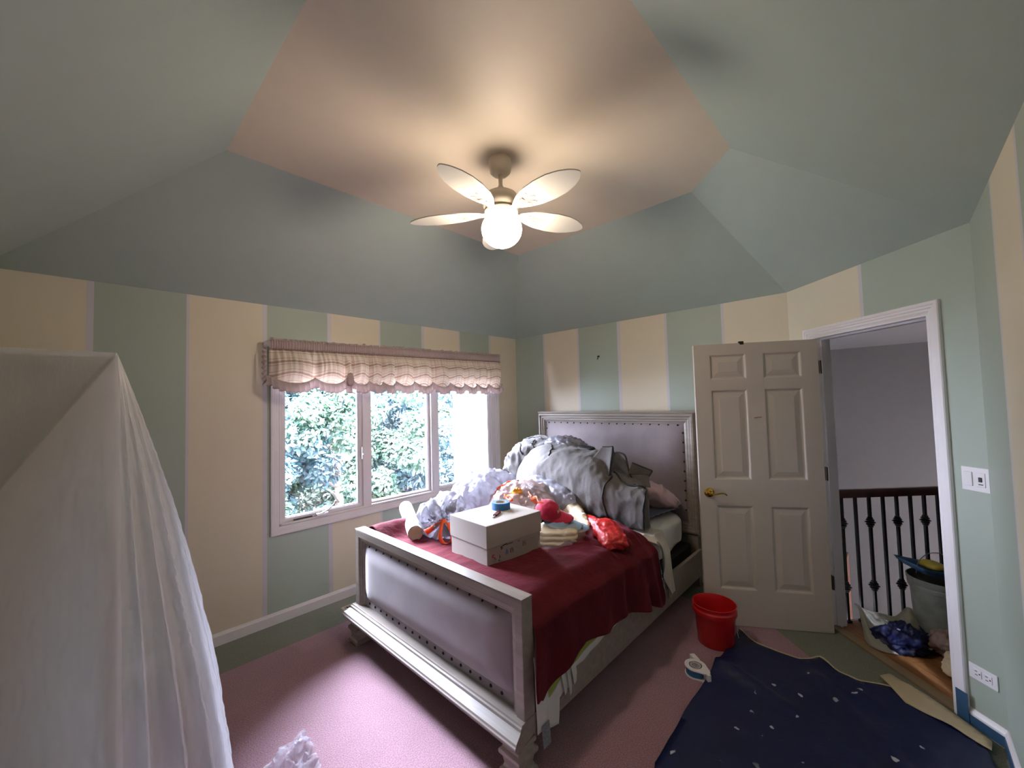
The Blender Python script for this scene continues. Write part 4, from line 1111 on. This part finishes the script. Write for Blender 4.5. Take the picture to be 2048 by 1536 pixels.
# glossy red quilted pouch
rbg = empty('quilted_pouch', (-1.25, -1.95, .67), 0, 'glossy red quilted bag bent over the burgundy throw', 'bag')
bm = bmesh.new()
loft(bm, [(V((-1.07, -1.66, .725)), V((.008, .01, 0)), .008), (V((-1.10, -1.70, .725)), V((.022, -.018, 0)), .024), (V((-1.16, -1.79, .73)), V((.032, -.024, 0)), .034), (V((-1.23, -1.89, .735)), V((.04, -.026, 0)), .04), (V((-1.27, -1.94, .735)), V((.045, -.02, 0)), .04)], 50, 9, 2.3, flat=.682)
wrinkle(bm, .012, 26, 3, floor=.68); part('narrow_end', bm, m_redbag, rbg, smooth='all')
bm = bmesh.new()
loft(bm, [(V((-1.235, -1.93, .745)), V((.04, -.02, 0)), .035), (V((-1.29, -1.99, .745)), V((.062, -.046, 0)), .056), (V((-1.36, -2.07, .735)), V((.066, -.052, 0)), .052), (V((-1.43, -2.15, .725)), V((.064, -.052, 0)), .045), (V((-1.46, -2.185, .71)), V((.05, -.04, 0)), .02)], 60, 9, 2.8, flat=.682)
wrinkle(bm, .018, 20, 7, floor=.68); part('wide_end', bm, m_redbag, rbg, smooth='all')

# cardboard keepsake box
kb = empty('cardboard_box', (-1.94, -1.58, .682), R(-4), 'large cream keepsake box with lid and stickers on the burgundy throw', 'box')
bm = bmesh.new(); box(bm, -.222, -.182, 0, .222, .182, .14); bo = mk('box_base', bm, m_card, kb, bevel=.002)
bm = bmesh.new(); box(bm, -.228, -.188, .108, .228, .188, .24); mk('box_lid', bm, m_card, kb, bevel=.003)
stk = [(-.175, .05, 'curl', '#a83a4c'), (-.135, .035, 'mark', '#4c3a40'), (-.105, .085, 'dark', '#453b50'), (-.07, .055, 'cat', '#6f86b4'), (-.03, .055, 'arch', '#5a4a5c'), (.015, .065, 'leaf', '#a79a78'), (.075, .07, 'stamp', '#8a7862'), (.03, .095, 'dot', '#6c6070'), (.15, .085, 'fan', '#a08e98'), (-.05, .098, 'bar', '#4a4450'), (-.12, .015, 'low', '#8c8496')]
for i, (x, z, kind, col) in enumerate(stk):
    mt = mat('sticker_' + kind, col, .5); bm = bmesh.new(); y = -.1835
    S = lambda pts, r=.0022: tube(bm, [(x + a, y, z + b) for a, b in pts], r, 5)
    if kind == 'curl': S([(.008, .012), (-.006, .014), (-.01, .004), (.002, 0), (.01, -.008), (.014, -.016)], .003)
    elif kind == 'mark': S([(.004, .014), (.01, .008), (.004, -.002)]); S([(.002, -.01), (-.002, -.018)], .003)
    elif kind == 'dark': S([(-.012, .012), (-.008, -.004)], .003); S([(-.004, .012), (.0, -.002)]); S([(.0, .013), (.02, .016), (.035, .018)], .003)
    elif kind == 'cat': box(bm, x - .009, y - .001, z - .014, x + .009, y + .001, z + .004); S([(-.004, .004), (-.002, .018), (.002, .004)], .003)
    elif kind == 'arch': S([(-.008, -.014), (-.008, .006), (0, .012), (.008, .004), (.008, -.014)], .003)
    elif kind == 'stamp':
        for k in range(4): box(bm, *[(x - .013, y - .001, z - .014, x + .013, y + .001, z - .011), (x - .013, y - .001, z + .011, x + .013, y + .001, z + .014), (x - .013, y - .001, z - .014, x - .010, y + .001, z + .014), (x + .010, y - .001, z - .014, x + .013, y + .001, z + .014)][k])
        S([(-.006, -.004), (0, .006), (.006, -.004)])
    elif kind == 'bar': box(bm, x - .02, y - .0008, z - .002, x + .03, y + .0008, z + .002)
    else: S([(-.008, -.004), (0, .004), (.008, -.002)], .002)
    mk('sticker', bm, mt, bo)
TOPB = .682 + .24
bm = bmesh.new(); M_ = Matrix.Translation((-1.85, -1.54, TOPB))
ro, ri, hh = .062, .038, .046
for prof in ([(ri, 0), (ro, 0), (ro, hh), (ri, hh), (ri, 0)],): lathe(bm, prof, 40, M_, cap=False)
tp = tag(mk('painters_tape_roll', bm, m_tape, smooth=True), 'blue painter tape roll lying on the lid of the cream box', 'tape roll')
bm = bmesh.new(); lathe(bm, [(ri - .003, .001), (ri, .001), (ri, hh - .001), (ri - .003, hh - .001), (ri - .003, .001)], 32, M_, cap=False); mk('cardboard_core', bm, m_beige, tp, smooth=True)
mt_ = empty('multi_tool', (-1.965, -1.62, TOPB + .001), R(28), 'dark red multi tool lying beside the blue tape roll on the box', 'tool')
bm = bmesh.new()
for k in range(3): box(bm, -.045, -.013 + k * .009, 0, .045, -.006 + k * .009, .012)
mk('handle', bm, m_redtool, mt_, bevel=.002)
bm = bmesh.new(); box(bm, -.085, -.006, .002, -.04, .004, .006); box(bm, .04, -.004, .004, .085, .002, .008, Matrix.Rotation(R(12), 4, 'Z')); mk('blade', bm, m_chrome, mt_)

# ------------------------------------------------------------------ covered wardrobe on the left
wr = empty('tall_chest', (-3.94, -.9, 0), 0, 'tall chest draped in translucent plastic at the left wall', 'chest')
m_chest = wood_mat('chest_painted_wood', '#98947f', '#8e8a76', 4, 2, .5)
bm = bmesh.new(); box(bm, -4.165, -1.385, .06, -3.72, -.42, 1.80); box(bm, -4.15, -1.37, 0, -3.74, -.44, .06); part('carcass', bm, m_chest, wr, bevel=.004)
bm = bmesh.new(); box(bm, -4.17, -1.40, 1.80, -3.705, -.405, 1.845); part('top_board', bm, m_chest, wr, bevel=.006)
for k in range(5):
    z0 = .1 + k * .34; bm = bmesh.new(); box(bm, -3.722, -1.35, z0, -3.705, -.455, z0 + .32); d = part('drawer', bm, m_chest, wr, bevel=.003)
    for y in (-1.12, -.68):
        bm = bmesh.new(); lathe(bm, [(.001, .02), (.012, .018), (.014, .01), (.006, 0)], 12, Matrix.Translation((-3.705, y, z0 + .16)) @ Matrix.Rotation(R(90), 4, 'Y')); part('knob', bm, m_hinge, d, smooth=True)
ZT = 1.862
PK = V((-3.703, -1.402, ZT))
bm = bmesh.new()
# perimeter: parameter s runs along the end face (towards -y), pivots at the corner, then along the drawer front
SE, SC = .34, .74
def flare(h):      # how far the film stands off after falling h metres from the corner
    return .345 * (1 - (1 - min(1, h / 1.86)) ** 1.4) ** .92
FOLDS = [(.10, .012, .05), (.22, .02, .05), (.34, .05, .022), (.40, .03, .03), (.46, .05, .022), (.53, .045, .024), (.60, .05, .022), (.665, .035, .022), (.72, .04, .025), (.80, .03, .03), (.9, .02, .04)]
def foldh(s, v):
    """pleats: how far the film stands out, and how far it slides sideways so that it doubles over itself"""
    h = t = 0
    for c, a_, w in FOLDS:
        cc = c + .014 * noise.noise(V((c * 30, v * 2.0, 1))); d = (s - cc) / (w * .8)
        e = math.exp(-d * d); h += a_ * e * (1 + .5 * d); t -= 2.1 * w * .8 * d * e * min(1, a_ / .04)
    return h, t
def film_at(s, z):
    if s < SE:
        t = s / SE; x = lerp(-4.172, PK.x, t); zd = ZT - 1.72 * (PK.x - x); h = max(0, zd - z)
        return V((x, PK.y - .006 - flare(min(1.86, h * 1.15)) * 1.0, z)), V((.15 * t, -1, 0)).normalized(), min(1, h / .5)
    if s < SC:
        t = (s - SE) / (SC - SE); a_ = lerp(R(-90), R(8), t); f = flare(ZT - z)
        return PK + V((math.cos(a_) * f, math.sin(a_) * f * .95, z - ZT)), V((math.cos(a_), math.sin(a_), 0)), min(1, (ZT - z) / .5)
    t = (s - SC) / (1 - SC); h = max(0, ZT - z - .7 * t); f = flare(h)
    return V((PK.x + f, lerp(PK.y + .05 * (ZT - z) / ZT, -.40, t), z)), V((1, 0, 0)), min(1, h / .5)
def film(u, v):
    z = ZT * (1 - v); h, t = foldh(u, v); k = sstep(.03, .45, v)
    p, dn, amp = film_at(min(1, max(0, u + t * k)), z)
    vv = v ** .8
    w = h * vv * .95 * amp
    w += amp * (.020 * noise.noise(V((u * 12, v * 2.2, 5))) * v + .007 * (ridge((u * 7, v * 4.2, 1), 3.2, 2) - .4))
    w += .0045 * amp * math.sin(v * 260 + 9 * noise.noise(V((u * 9, v * 5, 8)))) * max(0, noise.noise(V((u * 16, v * 3, 12))) - .12)
    p += dn * w; p.z = max(p.z, .003 + .004 * abs(noise.noise(V((u * 30, v * 9, 0)))))
    return p
gridmesh(bm, 620, 150, film)
# a second layer of the film folded back over the end of the chest, below the slanting crease
def wedge(u, v):
    x = lerp(-4.172, PK.x, u); zd = ZT - 1.72 * (PK.x - x) - .01; z = lerp(zd, .01, v)
    p, dn, amp = film_at(SE * u * .999, max(z, .01)); h, t = foldh(SE * u * .999, 1 - z / ZT)
    w = .012 + .05 * v + h * (v ** .8) + .012 * amp * ridge((u * 3, v * 3.0, 7), 3.0, 9) + .004 * amp * math.sin(v * 220 + 9 * noise.noise(V((u * 9, v * 5, 3)))) * max(0, noise.noise(V((u * 7, v * 4, 2))))
    return p + dn * w
gridmesh(bm, 90, 120, wedge)
# top sheet
gridmesh(bm, 20, 30, lambda u, v: V((lerp(-4.17, PK.x, u), lerp(PK.y, -.40, v), ZT + .004 * noise.noise(V((u * 5, v * 5, 0))) * 4 * u * (1 - u))))
fm = mk('plastic_sheet', bm, m_film, smooth='all')
tag(fm, 'translucent plastic sheet draped in folds from the corner of the tall chest', 'plastic sheeting')
bm = bmesh.new()
def tailf(u, v):
    a = V((-3.42, -1.50, .01)).lerp(V((-3.0, -1.24, .01)), u); b = V((-3.5, -1.9, .01)).lerp(V((-3.02, -1.52, .01)), u)
    p = a.lerp(b, v); h = max(0, ridge((p.x, p.y, 0), 9, 3)) * .06 + max(0, ridge((p.x, p.y, 0), 22, 5)) * .03
    p.z = .006 + h * (math.sin(math.pi * min(1, v * 1.1 + .05)) ** .5) * (.5 + .5 * sstep(1, .85, u)); p.x += .02 * noise.noise(V((u * 9, v * 9, 1))); p.y += .03 * noise.noise(V((u * 9, v * 9, 4))); return p
gridmesh(bm, 90, 60, tailf)
tag(mk('crumpled_plastic_film', bm, m_tailfilm, smooth='all'), 'crumpled end of clear film lying on the carpet by the draped chest', 'plastic sheeting')

# ------------------------------------------------------------------ floor things by the door
bk = empty('bucket', (-.862, -2.552, 0), 0, 'red plastic bucket standing on the carpet by the open door', 'bucket')
bm = bmesh.new()
lathe(bm, [(.001, .004), (.106, .0), (.110, .006), (.122, .195), (.124, .198), (.134, .199), (.136, .205), (.136, .225), (.130, .232), (.129, .236), (.134, .252), (.135, .258), (.131, .259), (.128, .250), (.122, .21), (.106, .012), (.001, .010)], 56, None, cap=False)
mk('bucket_body', bm, m_bucket, bk, smooth=True)
bm = bmesh.new(); tube(bm, catmull([(.10, -.085, .215), (.128, -.09, .15), (.12, -.10, .06), (.10, -.115, .018), (.03, -.16, .006)], 6), .0022, 6); mk('wire_handle', bm, m_chrome, bk)

td = empty('tape_dispenser', (-1.275, -2.565, 0), R(52), 'white tape dispenser with blue tape lying on the carpet near the bucket', 'tape dispenser')
bm = bmesh.new(); lathe(bm, [(.036, .008), (.054, .008), (.054, .044), (.036, .044), (.036, .008)], 40, None, cap=False); mk('tape_roll', bm, m_tape, td, smooth=True)
bm = bmesh.new()
def ringseg(z0, z1):
    n = 40; 
    for rI, rO in ((.026, .060),):
        g = []
        for k in range(n): 
            a = 2 * math.pi * k / n; bul = 1 + .55 * max(0, math.cos(a - R(200))) ** 10
            g.append([bm.verts.new((r_ * math.cos(a) * (bul if r_ > .05 else 1), r_ * math.sin(a) * (bul if r_ > .05 else 1), z)) for r_, z in ((rI, z0), (rO, z0), (rO, z1), (rI, z1))])
        for k in range(n):
            a, b = g[k], g[(k + 1) % n]
            for j in range(4): bm.faces.new((a[j], a[(j + 1) % 4], b[(j + 1) % 4], b[j]))
ringseg(.0, .006); ringseg(.046, .052)
lathe(bm, [(.030, .0), (.035, 0), (.035, .052), (.030, .052), (.030, 0)], 32, None, cap=False)
box(bm, -.100, -.032, 0, -.085, -.012, .052); box(bm, -.092, -.022, .003, -.055, -.014, .049)
mk('dispenser_body', bm, m_plate, td, smooth=True)
bm = bmesh.new(); box(bm, .04, -.058, .0, .105, -.026, .052); box(bm, .03, -.05, .003, .05, -.02, .049); a_ = mk('cutter_arm', bm, m_plate, td, bevel=.004)
bm = bmesh.new(); box(bm, .068, -.0605, .01, .1065, -.034, .043); mk('ribbed_grip', bm, mat('grey_grip', '#8f9aa0', .5), td, bevel=.002)

def cover_mat():
    M = NT('navy_backed_dropcloth'); b = M.b
    v = M.n('ShaderNodeTexVoronoi'); v.inputs['Scale'].default_value = 9; v.inputs['Randomness'].default_value = 1
    co = M.n('ShaderNodeMapping'); M.l(M.coord(), co.inputs[0]); co.inputs['Scale'].default_value = (1, 1.0, 1)
    dn = M.noise(22, 3); w = M.mix(.05, co.outputs[0], dn.outputs[1], 'ADD'); M.l(w, v.inputs['Vector'])
    sp = M.ramp(v.outputs['Distance'], [(.10, (1, 1, 1, 1)), (.12, (0, 0, 0, 1))])
    g = M.ramp(M.noise(3.2, 2).outputs[0], [(.40, (0, 0, 0, 1)), (.5, (1, 1, 1, 1))])
    sc = M.ramp(M.noise(11, 8, rough=.8).outputs[0], [(.66, (0, 0, 0, 1)), (.74, (1, 1, 1, 1))])
    f = M.math('MAXIMUM', M.math('MULTIPLY', sp, g), M.math('MULTIPLY', sc, .3))
    M.l(M.mix(f, M.mix(M.noise(4, 4).outputs[0], srgb('#16204a'), srgb('#10183a')), srgb('#b4bac8')), b.inputs['Base Color'])
    b.inputs['Roughness'].default_value = .38; b.inputs['Specular IOR Level'].default_value = .35
    M.bump(M.noise(8, 5).outputs[0], .35, .02); return M.m
m_cover = cover_mat()
# outline of the cloth on the floor, tessellated by a fine grid clipped to the outline
OUTL = [(-.644, -2.642), (-.735, -2.742), (-.765, -2.85), (-.765, -3.0), (-.69, -3.09), (-.80, -3.215), (-.735, -3.385), (-.70, -3.51), (-.826, -3.468), (-.866, -3.615), (-.96, -3.72), (-1.2, -3.755), (-3.0, -3.75), (-3.05, -3.2), (-2.6, -2.86), (-2.021, -2.647), (-1.631, -2.633), (-1.25, -2.632), (-1.122, -2.63), (-.95, -2.637)]
def clipped_cloth(outl, step, zf):
    bm = bmesh.new(); f = bm.faces.new([bm.verts.new((x, y, 0)) for x, y in outl])
    xs_ = [p[0] for p in outl]; ys_ = [p[1] for p in outl]
    x = min(xs_) + step
    while x < max(xs_):
        bmesh.ops.bisect_plane(bm, geom=bm.verts[:] + bm.edges[:] + bm.faces[:], plane_co=(x, 0, 0), plane_no=(1, 0, 0)); x += step
    y = min(ys_) + step
    while y < max(ys_):
        bmesh.ops.bisect_plane(bm, geom=bm.verts[:] + bm.edges[:] + bm.faces[:], plane_co=(0, y, 0), plane_no=(0, 1, 0)); y += step
    bmesh.ops.triangulate(bm, faces=[f for f in bm.faces if len(f.verts) > 4])
    for v in bm.verts: v.co.z = zf(v.co.x, v.co.y)
    return bm
def seg_d(p, a, b):
    p, a, b = V((*p, 0)), V((*a, 0)), V((*b, 0)); t = max(0, min(1, (p - a).dot(b - a) / (b - a).length_squared)); return (p - a - (b - a) * t).length, t
def coverz(x, y):
    z = .010 + .008 * (noise.noise(V((x * 3, y * 3, 0))) + .6) + .010 * max(0, ridge((x, y, 0), 3.0, 2))
    d, t = seg_d((x, y), (-1.13, -2.66), (-1.26, -3.02)); z += .055 * math.exp(-(d / .035) ** 2) * (1 - .6 * t)
    d, t = seg_d((x, y), (-.90, -3.1), (-1.5, -3.55)); z += .022 * math.exp(-(d / .05) ** 2)
    d, t = seg_d((x, y), (-.66, -3.1), (-.95, -3.35)); z += .02 * math.exp(-(d / .04) ** 2)
    return z
bm = clipped_cloth(OUTL, .035, coverz)
dcl = solid(mk('dropcloth', bm, m_cover, smooth='all'), .003, 1)
tag(dcl, 'navy blue dropcloth with white paint splatters spread on the floor by the door', 'dropcloth')
bm = bmesh.new(); ribbon(bm, [(x + .006, y, coverz(x, y) + .003) for x, y in [(p.x, p.y) for p in catmull([(a, b, 0) for a, b in OUTL[:8]], 6)]], .010, (.9, -.3, 0), .004)
mk('canvas_hem', bm, m_canvas, dcl)['label'] = 'pale canvas hem'
bm = clipped_cloth([(-.60, -3.40), (-.655, -3.36), (-.72, -3.40), (-.84, -3.46), (-.90, -3.62), (-.98, -3.735), (-.90, -3.745), (-.70, -3.55)], .03, lambda x, y: .016 + .006 * noise.noise(V((x * 9, y * 9, 0))) + .014)
tag(solid(mk('canvas_strip', bm, m_canvas, smooth='all'), .004, 1), 'cream canvas cloth corner lying in the doorway over the blue dropcloth', 'dropcloth')

# ------------------------------------------------------------------ landing and stairwell beyond the door
def hp(s, o, z=0): return dg(s, o, z)
bm = bmesh.new(); poly(bm, [hp(.17, .0, 0), hp(.17, 3.2, 0), hp(2.2, 3.2, 0), hp(2.2, 0.0, 0)])
hf = mk('floor_landing', bm, m_floorwood, rn=False); hf['kind'] = 'structure'
ME = hf.data
# planks run across the landing: rotate the object frame so the texture follows the door wall
RZ = R(-135); 
for v in ME.vertices: v.co = Matrix.Rotation(-RZ, 3, 'Z') @ v.co
hf.rotation_euler = (0, 0, RZ)
bm = bmesh.new(); box(bm, .15, .12, -.3, .17, 3.2, -.001, DGM); o = mk('trim_2', bm, m_white); o['kind'] = 'structure'
def plane(name, pts, mt): 
    bm = bmesh.new(); poly(bm, pts); o = mk(name, bm, mt, rn=False); o['kind'] = 'structure'; return o
FZ = -2.75
plane('wall_foyer_far', [(5.75, 1.0, FZ), (5.75, -7, FZ), (5.75, -7, 2.44), (5.75, 1.0, 2.44)], m_hallwall)
plane('wall_foyer_north', [(.13, 1.0, FZ), (5.75, 1.0, FZ), (5.75, 1.0, 2.44), (.13, 1.0, 2.44)], m_hallwall)
plane('wall_foyer_near', [(.13, 1.0, FZ), (.13, -3.05, FZ), (.13, -3.05, 0), (.13, 1.0, 0)], m_hallwall)
plane('wall_foyer_near', [(.125, 1.0, 0), (.125, 0, 0), (.125, 0, 2.44), (.125, 1.0, 2.44)], m_hallwall)
plane('wall_foyer_under', [(.13, -3.05, FZ), tuple(hp(2.2, .1, FZ)), tuple(hp(2.2, .1, 0)), (.13, -3.05, 0)], m_hallwall)
plane('wall_landing_side', [tuple(hp(1.2, .13, 0)), tuple(hp(2.25, .13, 0)), tuple(hp(2.25, .13, 2.44)), tuple(hp(1.2, .13, 2.44))], m_hallwall)
plane('wall_landing_end', [hp(2.2, .1, FZ), hp(2.2, 6, FZ), hp(2.2, 6, 2.44), hp(2.2, .1, 2.44)], m_hallwall)
plane('ceiling_foyer', [(.12, 1.0, 2.44), (5.75, 1.0, 2.44), (5.75, -7, 2.44), (-1.6, -7, 2.44), (-1.6, -4.5, 2.44), (-.9, -3.82, 2.44), (.12, -2.9, 2.44)], m_hallwall)
plane('floor_foyer', [(.13, 1.0, FZ), (5.75, 1.0, FZ), (5.75, -7, FZ), (-1.6, -7, FZ), (-1.6, -3, FZ)], m_oak)
o = wall('wall_foyer_south', (-1.6, -7), 0, 0, 7.35, [(3.6, -2.7 - FZ, 5.8, -1.6 - FZ)], m_hallwall, .12, 2.44 - FZ); o.location.z = FZ
bm = bmesh.new(); MIc = Matrix.Identity(4)
cab = tag(empty('oak_cabinet', (2.98, -2.60, FZ), 0), 'orange oak cabinet seen low behind the stair balusters', 'cabinet')
box(bm, -.3, -.35, 0, .3, .35, 2.25); mk('cabinet_body', bm, m_oak, cab, bevel=.01)
bm = bmesh.new(); box(bm, -.32, -.33, .1, -.301, -.01, 2.18); box(bm, -.32, .01, .1, -.301, .33, 2.18); mk('cabinet_door', bm, m_oak, cab, bevel=.004)

rail = empty('stair_railing', hp(.19, .3), 0, 'black iron baluster stair railing with dark cherry handrail on the landing', 'railing')
bm = bmesh.new()
PRr = [(-.032, .885), (.032, .885), (.034, .905), (.028, .925), (.014, .938), (-.014, .938), (-.028, .925), (-.034, .905)]
a0 = [bm.verts.new(hp(.19 + a, .125, z)) for a, z in PRr]; a1 = [bm.verts.new(hp(.19 + a, 3.0, z)) for a, z in PRr]
for k in range(8): bm.faces.new((a0[k], a0[(k + 1) % 8], a1[(k + 1) % 8], a1[k]))
bm.faces.new(a0); bm.faces.new(a1[::-1]); part('handrail', bm, m_rail, rail, smooth=True)
for k in range(-1, 10):
    o_ = .276 + .1025 * k; c = hp(.19, o_)
    bm = bmesh.new(); MB_ = Matrix.Translation(c) @ Matrix.Rotation(R(45), 4, 'Z'); box(bm, -.0085, -.0085, 0, .0085, .0085, .89, MB_)
    ba = part('baluster', bm, m_iron, rail, bevel=.001)
    if k % 2:
        for z in (.70, .25):
            bm = bmesh.new(); lathe(bm, [(.009, z - .04), (.018, z - .032), (.016, z - .026), (.026, z - .016), (.018, z - .010), (.033, z), (.018, z + .010), (.026, z + .016), (.016, z + .026), (.018, z + .032), (.009, z + .04)], 16, Matrix.Translation(c)); part('knuckle', bm, m_iron, ba, smooth=True)
    bm = bmesh.new(); box(bm, -.017, -.017, 0, .017, .017, .016, MB_); part('shoe_plate', bm, m_iron, ba, bevel=.003)

pc = hp(.50, .535)
pa = empty('utility_pail', pc, 0, 'tall grey plastic pail on the landing holding blue and yellow trays', 'pail')
bm = bmesh.new(); lathe(bm, [(.001, .006), (.125, 0), (.13, .01), (.148, .36), (.158, .365), (.160, .385), (.153, .39), (.162, .41), (.164, .43), (.158, .432), (.150, .40), (.126, .02), (.001, .012)], 48, None, cap=False); mk('pail_body', bm, m_pail, pa, smooth=True)
bm = bmesh.new(); tube(bm, [(.0 + .12 * math.cos(a), -.03, .45 + .13 * math.sin(a)) for a in [R(x) for x in range(0, 181, 12)]], .003, 6); o = mk('wire_handle', bm, m_chrome, pa); o.rotation_euler = (0, 0, R(130)); 
tr_ = tag(empty('paint_tray', pc + V((0, 0, .438)), R(10)), 'blue plastic tray resting on the rim of the grey pail', 'tray')
bm = bmesh.new()
def trayf(u, v): x = lerp(-.17, .19, u); y = lerp(-.12, .12, v); e = max(abs(u - .5), abs(v - .5)) * 2; return (x, y, .0 + .045 * e ** 6 + .02 * u)
gridmesh(bm, 30, 24, trayf); solid(mk('tray_body', bm, m_bluep, tr_, smooth='all'), .004)
tr_.rotation_euler = (0, R(-8), R(125))
bm = bmesh.new(); blob(bm, hp(.47, .52, .50), (.07, .05, .022), 3, 3, R(40)); tag(mk('yellow_scraper', bm, m_yel, smooth='all'), 'yellow plastic piece lying in the blue tray on the pail', 'tool')

def heap(name, c, r, seed, mt, label, cat, amp=.06, fl_=.004, rz=0, p=2.0):
    bm = bmesh.new(); blob(bm, c, r, 5, p, rz); wrinkle(bm, amp, 7, seed, floor=fl_); wrinkle(bm, amp * .35, 20, seed + 1, floor=fl_)
    for v in bm.verts:
        if v.co.z < fl_: v.co.z = fl_
    return tag(mk(name, bm, mt, smooth='all'), label, cat)
heap('tarp', hp(.49, .29, .05), (.17, .12, .065), 4, m_cover, 'bundled navy tarp heaped on the landing floor beyond the door', 'tarp', .06, rz=R(-45), p=2.4)
bm = bmesh.new()
UP = catmull([(.30, .13, .185), (.32, .20, .15), (.33, .29, .13), (.335, .38, .11), (.345, .455, .17), (.34, .52, .13), (.34, .60, .06)], 8)
LO = catmull([(.40, .10, .006), (.47, .07, .006), (.54, .10, .006), (.57, .18, .006), (.57, .28, .006), (.54, .38, .006), (.50, .45, .006)], 8)
def canv(u, v):
    a = UP[min(48, int(u * 48))]; b = LO[min(48, int(u * 48))]; p = a.lerp(b, v)
    z = p.z + .06 * math.sin(math.pi * v) * (.5 + .5 * math.cos(u * 9)) + .02 * ridge((u * 2, v, 0), 2.4, 6) * math.sin(math.pi * v)
    return hp(p.x, p.y, max(.006, z))
gridmesh(bm, 48, 40, canv); tag(solid(mk('canvas_cloth', bm, m_canvas2, smooth='all'), .004), 'grey canvas cloth rumpled behind the bundled navy tarp', 'dropcloth')
heap('plastic_sack', hp(.64, .47, .085), (.12, .13, .11), 14, m_bagpink, 'white plastic sack on the landing before the grey pail', 'plastic bag', .05)
heap('wadded_paper', hp(.78, .33, .05), (.10, .08, .055), 18, m_beige, 'wadded cream paper on the landing behind the door casing', 'paper', .04)
cn = empty('paint_can', hp(.97, .225), 0, 'white paint can with green label partly hidden by the door casing', 'paint can')
bm = bmesh.new(); lathe(bm, [(.001, 0), (.082, 0), (.084, .004), (.082, .008), (.082, .185), (.086, .19), (.086, .196), (.078, .197), (.07, .19), (.001, .19)], 40); mk('can_body', bm, m_plate, cn, smooth=True)
bm = bmesh.new(); lathe(bm, [(.0825, .03), (.0835, .03), (.0835, .15), (.0825, .15)], 40, None, cap=False); mk('label_band', bm, mat('green_floral_label', '#d8d6cc', .5, var='#3f5a3c', vscale=30), cn, smooth=True)

# ------------------------------------------------------------------ outside: wing of the house, lawn, trees
bm = bmesh.new(); box(bm, .95, .16, -2.9, 5.0, 2.53, 3.4)
o = mk('wall_exterior_wing', bm, m_siding); o['kind'] = 'structure'
bm = bmesh.new(); poly(bm, [(-30, .2, -2.9), (.1, .2, -2.9), (25, .2, -2.9), (25, 45, -2.9), (-30, 45, -2.9)])
o = mk('ground_lawn', bm, m_grass, rn=False); o['kind'] = 'structure'
lm = [leaf_mat('bright_lime_leaf', '#2a3f29', '#162b25'), leaf_mat('blue_green_leaf', '#1d3436', '#0f222a'), leaf_mat('pale_leaf', '#3e543d', '#21382e')]
def tree(x, y, h, rad, n, mi, seed, label, z0=-2.9):
    rnd = random.Random(seed); root = empty('leafy_tree', (x, y, z0), 0, label, 'tree', None)
    bm = bmesh.new(); tube(bm, catmull([(0, 0, 0), (.05, .05, h * .35), (-.05, .02, h * .65), (0, 0, h * .9)], 5), [.13 - .007 * k for k in range(16)], 8)
    for k in range(9):
        a = rnd.uniform(0, 6.28); z = rnd.uniform(.25, .8) * h; tube(bm, [(0, 0, z), (math.cos(a) * rad * .45, math.sin(a) * rad * .45, z + .3), (math.cos(a) * rad * .8, math.sin(a) * rad * .8, z + .5)], [.04, .025, .012], 6)
    mk('trunk', bm, m_bark, root, smooth=True)
    verts, faces = [], []
    clumps = []
    while len(clumps) < 75:
        p = V((rnd.uniform(-1, 1), rnd.uniform(-1, 1), rnd.uniform(-1, 1)))
        if .35 < p.length < 1: clumps.append((V((p.x * rad, p.y * rad, h * .56 + p.z * h * .47)), rnd.uniform(.28, .5) * rad * .5))
    for i in range(int(n * 1.7)):
        c, r_ = clumps[rnd.randrange(len(clumps))]
        d = V((rnd.gauss(0, 1), rnd.gauss(0, 1), rnd.gauss(0, .8))).normalized() * r_ * rnd.uniform(.6, 1.05); p = c + d
        up_ = (d.normalized() * .8 + V((rnd.gauss(0, .5), rnd.gauss(0, .5), .7))).normalized()
        t = up_.cross(V((rnd.gauss(0, 1), rnd.gauss(0, 1), rnd.gauss(0, 1)))).normalized(); s = up_.cross(t); L_ = rnd.uniform(.045, .08) * (1.5 if y > 6 else 1); W_ = L_ * .46
        b = len(verts)
        verts += [p - t * L_, p + s * W_ - t * L_ * .1 - up_ * .008, p + t * L_ - up_ * .02, p - s * W_ - t * L_ * .1 - up_ * .008]; faces.append((b, b + 1, b + 2, b + 3))
    me = bpy.data.meshes.new('crown'); me.from_pydata([v[:] for v in verts], [], faces); me.materials.append(lm[mi]); o = bpy.data.objects.new('crown', me); link(o, root)
TR = [(-2.3, 4.6, 6.1, 1.8, 22000, 1, 1, 'blue green tree outside the left window pane'), (-.2, 4.9, 6.2, 1.8, 22000, 0, 2, 'bright lime tree outside the middle window pane'),
      (2.4, 5.6, 6.4, 1.9, 18000, 1, 3, 'blue green tree beside the white house wing outside'), (-.9, 8.4, 7.6, 2.2, 18000, 1, 6, 'tall tree standing farthest back outside the left pane'),
      (2.3, 9.8, 7.8, 2.3, 18000, 0, 5, 'tall tree standing behind the middle window trees'), (-1.2, 2.75, 2.9, .75, 7000, 2, 9, 'low pale shrub under the middle window pane'), (5.4, 10.5, 7.0, 2.2, 12000, 2, 7, 'pale tree far behind the white house wing')]
for a in TR: tree(*a)
